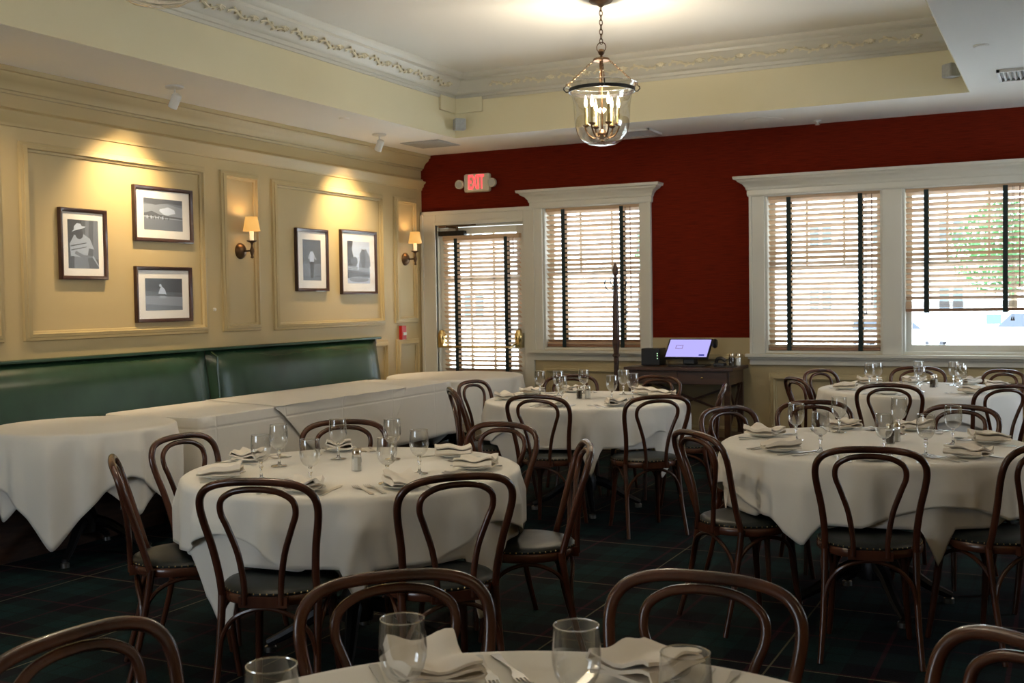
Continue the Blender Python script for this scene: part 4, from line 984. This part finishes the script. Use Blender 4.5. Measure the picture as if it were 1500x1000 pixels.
# fire alarm pull station
fp = tag(empty('fire_alarm', (XL, 9.555, 1.145)), 'small red fire alarm pull station on the cream wall', 'fire alarm')
mb = MB(); mb.box(0.001, .04, -.042, .042, -.075, .065); mb.build('housing', M['redplastic'], fp, bevel=.006)
mb = MB(); mb.box(.04, .052, -.028, .028, -.03, .0); mb.build('pull_handle', M['fixture'], fp, bevel=.003)
mb = MB(); mb.lathe([(0, .018), (.012, .016), (.013, .004), (.014, 0.001)], 16, (0, 0, 0), xf=Matrix.Rotation(pi/2, 4, 'Y')); tag(mb.build('wall_button', M['fixture'], smooth=True, loc=(XL, 6.81, 1.412)), 'tiny white round stud on the stile left of the first sconce', 'wall button')

# ------------------------------------------------------------------ coat rack
cr = tag(empty('coat_rack', (-3.70, 9.62, 0)), 'tall turned wooden coat rack in front of the single window', 'coat rack')
mb = MB(); mb.lathe([(0, 1.78), (.006, 1.778), (.016, 1.755), (.026, 1.72), (.028, 1.69), (.022, 1.665), (.013, 1.655), (.013, 1.645), (.026, 1.64), (.026, 1.63), (.019, 1.625), (.022, 1.56), (.027, 1.40), (.033, 1.15), (.034, 1.02), (.026, .98), (.024, .945), (.036, .935), (.036, .92), (.024, .91), (.022, .86), (.026, .60), (.034, .35), (.036, .16), (.03, .12), (0, .12)], 20); mb.build('post', M['darkwood'], cr, smooth=True)
for k in range(4):
    a = k*pi/2+.25; d = Vector((cos(a), sin(a), 0)); Z = Vector((0, 0, 1))
    mb = MB(); mb.tube(catmull([d*.02+Z*1.54, d*.05+Z*1.525, d*.085+Z*1.545, d*.10+Z*1.59, d*.092+Z*1.615], 4), .0045, 6); mb.tube([d*.092+Z*1.612, d*.09+Z*1.622], .008, 8)
    mb.tube(catmull([d*.02+Z*1.56, d*.045+Z*1.60, d*.04+Z*1.635], 4), .004, 6); mb.build('hook', M['iron'], cr, smooth=True)
    mb = MB(); mb.tube(catmull([d*.02+Z*.22, d*.12+Z*.17, d*.22+Z*.07, d*.30+Z*.02], 4), [.02, .017], 8); mb.build('foot', M['darkwood'], cr, smooth=True)

# ------------------------------------------------------------------ server desk
DZ = .835
dk = tag(empty('console_table', (-3.06, 9.70, 0)), 'dark wood console table with crossed side braces below the red wall', 'table')
mb = MB(); mb.box(-.50, .50, -.27, .27, DZ-.03, DZ); mb.build('tabletop', M['darkwood'], dk, bevel=.005)
mb = MB(); mb.box(-.46, .46, -.235, .235, DZ-.15, DZ-.03); mb.build('apron', M['darkwood'], dk)
for s in (-1, 1):
    mb = MB(); mb.box(-.22+s*.225, .22+s*.225, -.245, -.235, DZ-.145, DZ-.04); d_ = mb.build('drawer', M['darkwood'], dk, bevel=.003)
    mb = MB(); mb.lathe([(0, .022), (.009, .020), (.011, .012), (.005, .006), (.005, 0)], 12, (s*.225, -.245, DZ-.09), xf=Matrix.Rotation(pi/2, 4, 'X')); mb.build('knob', M['brass'], d_, smooth=True)
for sx in (-1, 1):
    for sy in (-1, 1):
        mb = MB(); mb.box(sx*.44-.025, sx*.44+.025, sy*.215-.025, sy*.215+.025, 0, DZ-.15); mb.build('leg', M['darkwood'], dk, bevel=.003)
    for q in (0, 1):
        mb = MB(); y0_, y1_ = (-.20, .20) if q == 0 else (.20, -.20); mb.tube([(sx*.44, y0_, .26), (sx*.44+.004*q, y1_, DZ-.16)], .013, 4); mb.build('cross_brace', M['darkwood'], dk)
for q in (0, 1):
    mb = MB(); mb.tube([(-.43 if q == 0 else .43, .215, .36), (.43 if q == 0 else -.43, .215+.01*q, DZ-.17)], .014, 4); mb.build('cross_brace', M['darkwood'], dk)
mb = MB(); mb.box(-.46, .46, -.235, .235, .20, .23); mb.build('shelf', M['darkwood'], dk)
# POS terminal
pos = tag(empty('touchscreen_terminal', (-3.02, 9.68, DZ+.001)), 'tilted touchscreen terminal showing a lavender screen on the console table', 'terminal')
mb = MB(); mb.box(-.17, .17, -.10, .10, 0, .012); mb.build('base', M['black'], pos, bevel=.004)
mb = MB(); mb.prism([(-.03, .012), (.09, .012), (.055, .10), (.02, .125), (-.02, .11)], 0, -.055, .055); mb.build('stand', M['black'], pos, bevel=.01)
tilt = Matrix.Translation((-.01, -.02, .165)) @ Matrix.Rotation(RD(-52), 4, 'X')   # screen lies back
tilt = Matrix.Translation((-.01, -.0, .155)) @ Matrix.Rotation(RD(42), 4, 'X')
mb = MB(); mb.box(-.205, .205, -.125, .125, -.012, .004, xf=tilt); dp = mb.build('display', M['black'], pos, bevel=.004)
mb = MB(); mb.box(-.190, .190, -.110, .110, .0042, .005, xf=tilt); mb.build('screen', M['screen'], dp)
mb = MB()
for a, b, c, d in ((-.12, -.055, .035, .039), (-.12, -.055, -.008, -.004), (-.12, -.116, -.008, .039), (-.059, -.055, -.008, .039)): mb.box(a, b, c, d, .0051, .0056, xf=tilt)
mb.build('screen_icon', M['screenline'], dp)
mb = MB(); mb.box(.115, .165, -.095, -.078, .0051, .0056, xf=tilt); mb.build('screen_button', M['screenblue'], dp)
mb = MB(); mb.lathe([(0, -.02), (.035, -.018), (.045, 0), (.035, .018), (0, .02)], 16, (.225, .03, .20), xf=Matrix.Rotation(pi/2, 4, 'Y')); mb.build('side_reader', M['black'], pos, smooth=True)
pr = tag(empty('receipt_printer', (-3.38, 9.74, DZ+.001)), 'black receipt printer box left of the touchscreen', 'printer')
mb = MB(); mb.box(-.09, .09, -.09, .09, 0, .155); mb.build('case', M['black'], pr, bevel=.008)
mb = MB()
for zz in (.06, .085, .105): mb.box(.062, .070, -.0915, -.0902, zz, zz+.008)
mb.build('status_light', M['led'], pr)
sn = tag(empty('card_reader', (-2.74, 9.66, DZ+.001)), 'small black card reader lying right of the touchscreen', 'card reader')
mb = MB(); mb.box(-.05, .05, -.03, .05, 0, .03); mb.build('body', M['black'], sn, bevel=.008)
mb = MB(); mb.tube(catmull([(-.03, 0, .03), (-.02, 0, .065), (.02, 0, .07), (.055, 0, .05)], 4), .016, 8); mb.build('handle', M['black'], sn, smooth=True)
mb = MB(); mb.box(-.09, .09, -.06, .06, 0, .008); tag(mb.build('bill_tray', M['black'], loc=(-2.66, 9.56, DZ+.001), bevel=.003), 'flat black bill tray at the right end of the console', 'tray')
for i, (x, lab, mm) in enumerate(((-2.665, 'dark-filled glass jar with metal lid, left of the pair on the console', M['pepper']), (-2.605, 'white-filled glass jar with metal lid, right of the pair on the console', M['salt']))):
    r = tag(empty('condiment_jar', (x, 9.78, DZ+.001)), lab, 'jar', 'condiment jars on the console')
    mb = MB(); mb.lathe([(0, .001), (.026, .001), (.027, .07), (.024, .085), (.02, .09)], 18); mb.build('glass_body', M['glass'], r, smooth=True)
    mb = MB(); mb.lathe([(0, .003), (.023, .003), (.023, .072), (0, .073)], 18); mb.build('filling', mm, r, smooth=True)
    mb = MB(); mb.lathe([(.022, .088), (.024, .09), (.022, .108), (0, .112)], 18); mb.build('lid', M['chrome'], r, smooth=True)
# ------------------------------------------------------------------ street outside
GZ = -.95
MB().box(-60, 60, -50, 120, GZ-.1, GZ).build('pavement', M['asphalt'], kind='structure')
def building(x0, x1, y, h, cols, rows, label, ww=.5, wh=1.2):
    r = tag(empty('building', ((x0+x1)/2, y, GZ)), label, 'building', 'pale buildings across the street'); w = x1-x0
    mb = MB(); mb.box(-w/2, w/2, 0, 8, 0, h); mb.build('wall', M['facade'], r)
    mb = MB(); mb.box(-w/2-.2, w/2+.2, -.25, 8, h, h+.35); mb.build('cornice', M['facade'], r)
    for i in range(cols):
        for j in range(rows):
            cx_ = -w/2+w*(i+.5)/cols; cz_ = 1.2+(h-1.2)*(j)/rows+.4
            for s in (-1, 1):
                mb = MB(); mb.box(cx_+s*ww*.62-ww*.45, cx_+s*ww*.62+ww*.45, -.06, .04, cz_, cz_+wh); mb.build('window', M['winfar'], r)
building(-22, -3.4, 58, 11, 6, 3, 'pale building across the street seen through the right-hand windows')
building(-44, -25, 50, 9, 5, 2, 'pale building seen faintly through the door glass')
def car(x, y, paint, label, suv, flip=1):
    r = tag(empty('parked_car', (x, y, GZ), 0 if flip > 0 else pi), label, 'car', 'parked cars outside')
    h = 1 if suv else .8
    body = [(-2.35, .35), (2.35, .35), (2.42, .62), (2.38, .98*h), (1.2, 1.08*h), (-2.2, 1.1*h), (-2.42, .9*h)]
    mb = MB(); mb.prism(body, 1, -.9, .9); mb.build('body', paint, r, bevel=.08)
    cab = [(-2.1, 1.08*h), (1.25, 1.06*h), (.55, 1.75*h), (-1.95, 1.78*h)]
    mb = MB(); mb.prism(cab, 1, -.8, .8); cb_ = mb.build('cabin', paint, r, bevel=.08)
    mb = MB(); mb.prism([(-1.9, 1.14*h), (-.5, 1.12*h), (-.5, 1.62*h), (-1.8, 1.64*h)], 1, -.815, .815); mb.prism([(-.4, 1.12*h), (1.0, 1.12*h), (.5, 1.62*h), (-.4, 1.62*h)], 1, -.815, .815); mb.build('side_window', M['carglass'], cb_)
    for sx in (-1.5, 1.5):
        for sy in (-.86, .72):
            mb = MB(); mb.lathe([(0, 0), (.36, 0), (.37, .02), (.37, .12), (.36, .14), (0, .14)], 24, (sx, sy, .36), xf=Matrix.Rotation(-pi/2, 4, 'X')); wl = mb.build('wheel', M['tyre'], r, smooth=True)
            mb = MB(); mb.lathe([(0, -.02), (.06, -.02), (.22, -.01), (.23, .0)], 10, (sx, sy, .36), xf=Matrix.Rotation(-pi/2, 4, 'X')); mb.build('hubcap', M['carsilver'], wl)
car(-1.27, 45.8, M['carwhite'], 'white sport utility car parked outside the far right window', True, -1)
car(-6.5, 51.5, M['carsilver'], 'silver car parked farther back outside the far right window', False, 1)
def tree(x, y, h, cr_, label, seed):
    rnd = random.Random(seed); r = tag(empty('street_tree', (x, y, GZ)), label, 'tree', 'street trees outside')
    mb = MB(); mb.tube(catmull([(0, 0, 0), (.1, 0, h*.35), (0, .1, h*.7)], 4), [.22, .1], 8)
    for k in range(5):
        a = k*1.25; mb.tube([(0, 0, h*.4+k*.1), (cos(a)*cr_*.5, sin(a)*cr_*.5, h*.62+k*.15)], [.09, .03], 6)
    mb.build('trunk', M['bark'], r, smooth=True)
    mb = MB()
    for _ in range(2600):
        u = Vector((rnd.gauss(0, 1), rnd.gauss(0, 1), rnd.gauss(0, 1))).normalized()*(rnd.random()**.4)
        c = Vector((u.x*cr_, u.y*cr_, h*.68+u.z*cr_*.8)); a = Vector((rnd.gauss(0, 1), rnd.gauss(0, 1), rnd.gauss(0, 1))).normalized(); b_ = a.orthogonal().normalized(); s = rnd.uniform(.08, .18)
        mb.add([c-a*s, c+b_*s*.5, c+a*s, c-b_*s*.5], [(0, 1, 2, 3)])
    mb.build('foliage', M['leaf'], r, kind='stuff')
tree(-2.0, 50, 6.2, 2.5, 'leafy green street tree outside the far right window', 5)
tree(-14, 46, 6.5, 2.6, 'leafy green street tree left of the pale building outside', 6)
sg = tag(empty('street_sign', (-2.2, 42, GZ)), 'small green street sign on a post outside the far right window', 'street sign')
mb = MB(); mb.tube([(0, 0, 0), (0, 0, 1.8)], .04, 8); mb.build('post', M['carsilver'], sg)
mb = MB(); mb.box(-.24, .24, -.08, -.05, 1.32, 1.66); mb.build('sign_panel', M['signgreen'], sg)

# ------------------------------------------------------------------ ceiling lamps added for warm fill light, all out of view
for i, (x, y) in enumerate(((-3.4, -1.2), (1.2, 1.4), (1.2, 5.6))):
    r = tag(empty('fill_downlight', (x, y, ZC)), 'added unseen fill lamp, '+('behind the viewer', 'right side near the viewer', 'right side level with the set tables')[i]+' of the room', 'fill light', 'added fill lamps')
    mb = MB(); mb.lathe([(.05, -.001), (.075, -.001), (.075, -.008), (.05, -.010), (.05, -.001)], 24); mb.build('ring', M['fixture'], r, smooth=True)
    l = bpy.data.lights.new('fill_light', 'AREA'); l.shape = 'DISK'; l.size = .1; l.energy = 5; l.color = (1, .78, .5)
    lo = bpy.data.objects.new('fill_light', l); COL.objects.link(lo); lo.parent = r; lo.location = (0, 0, -.012)
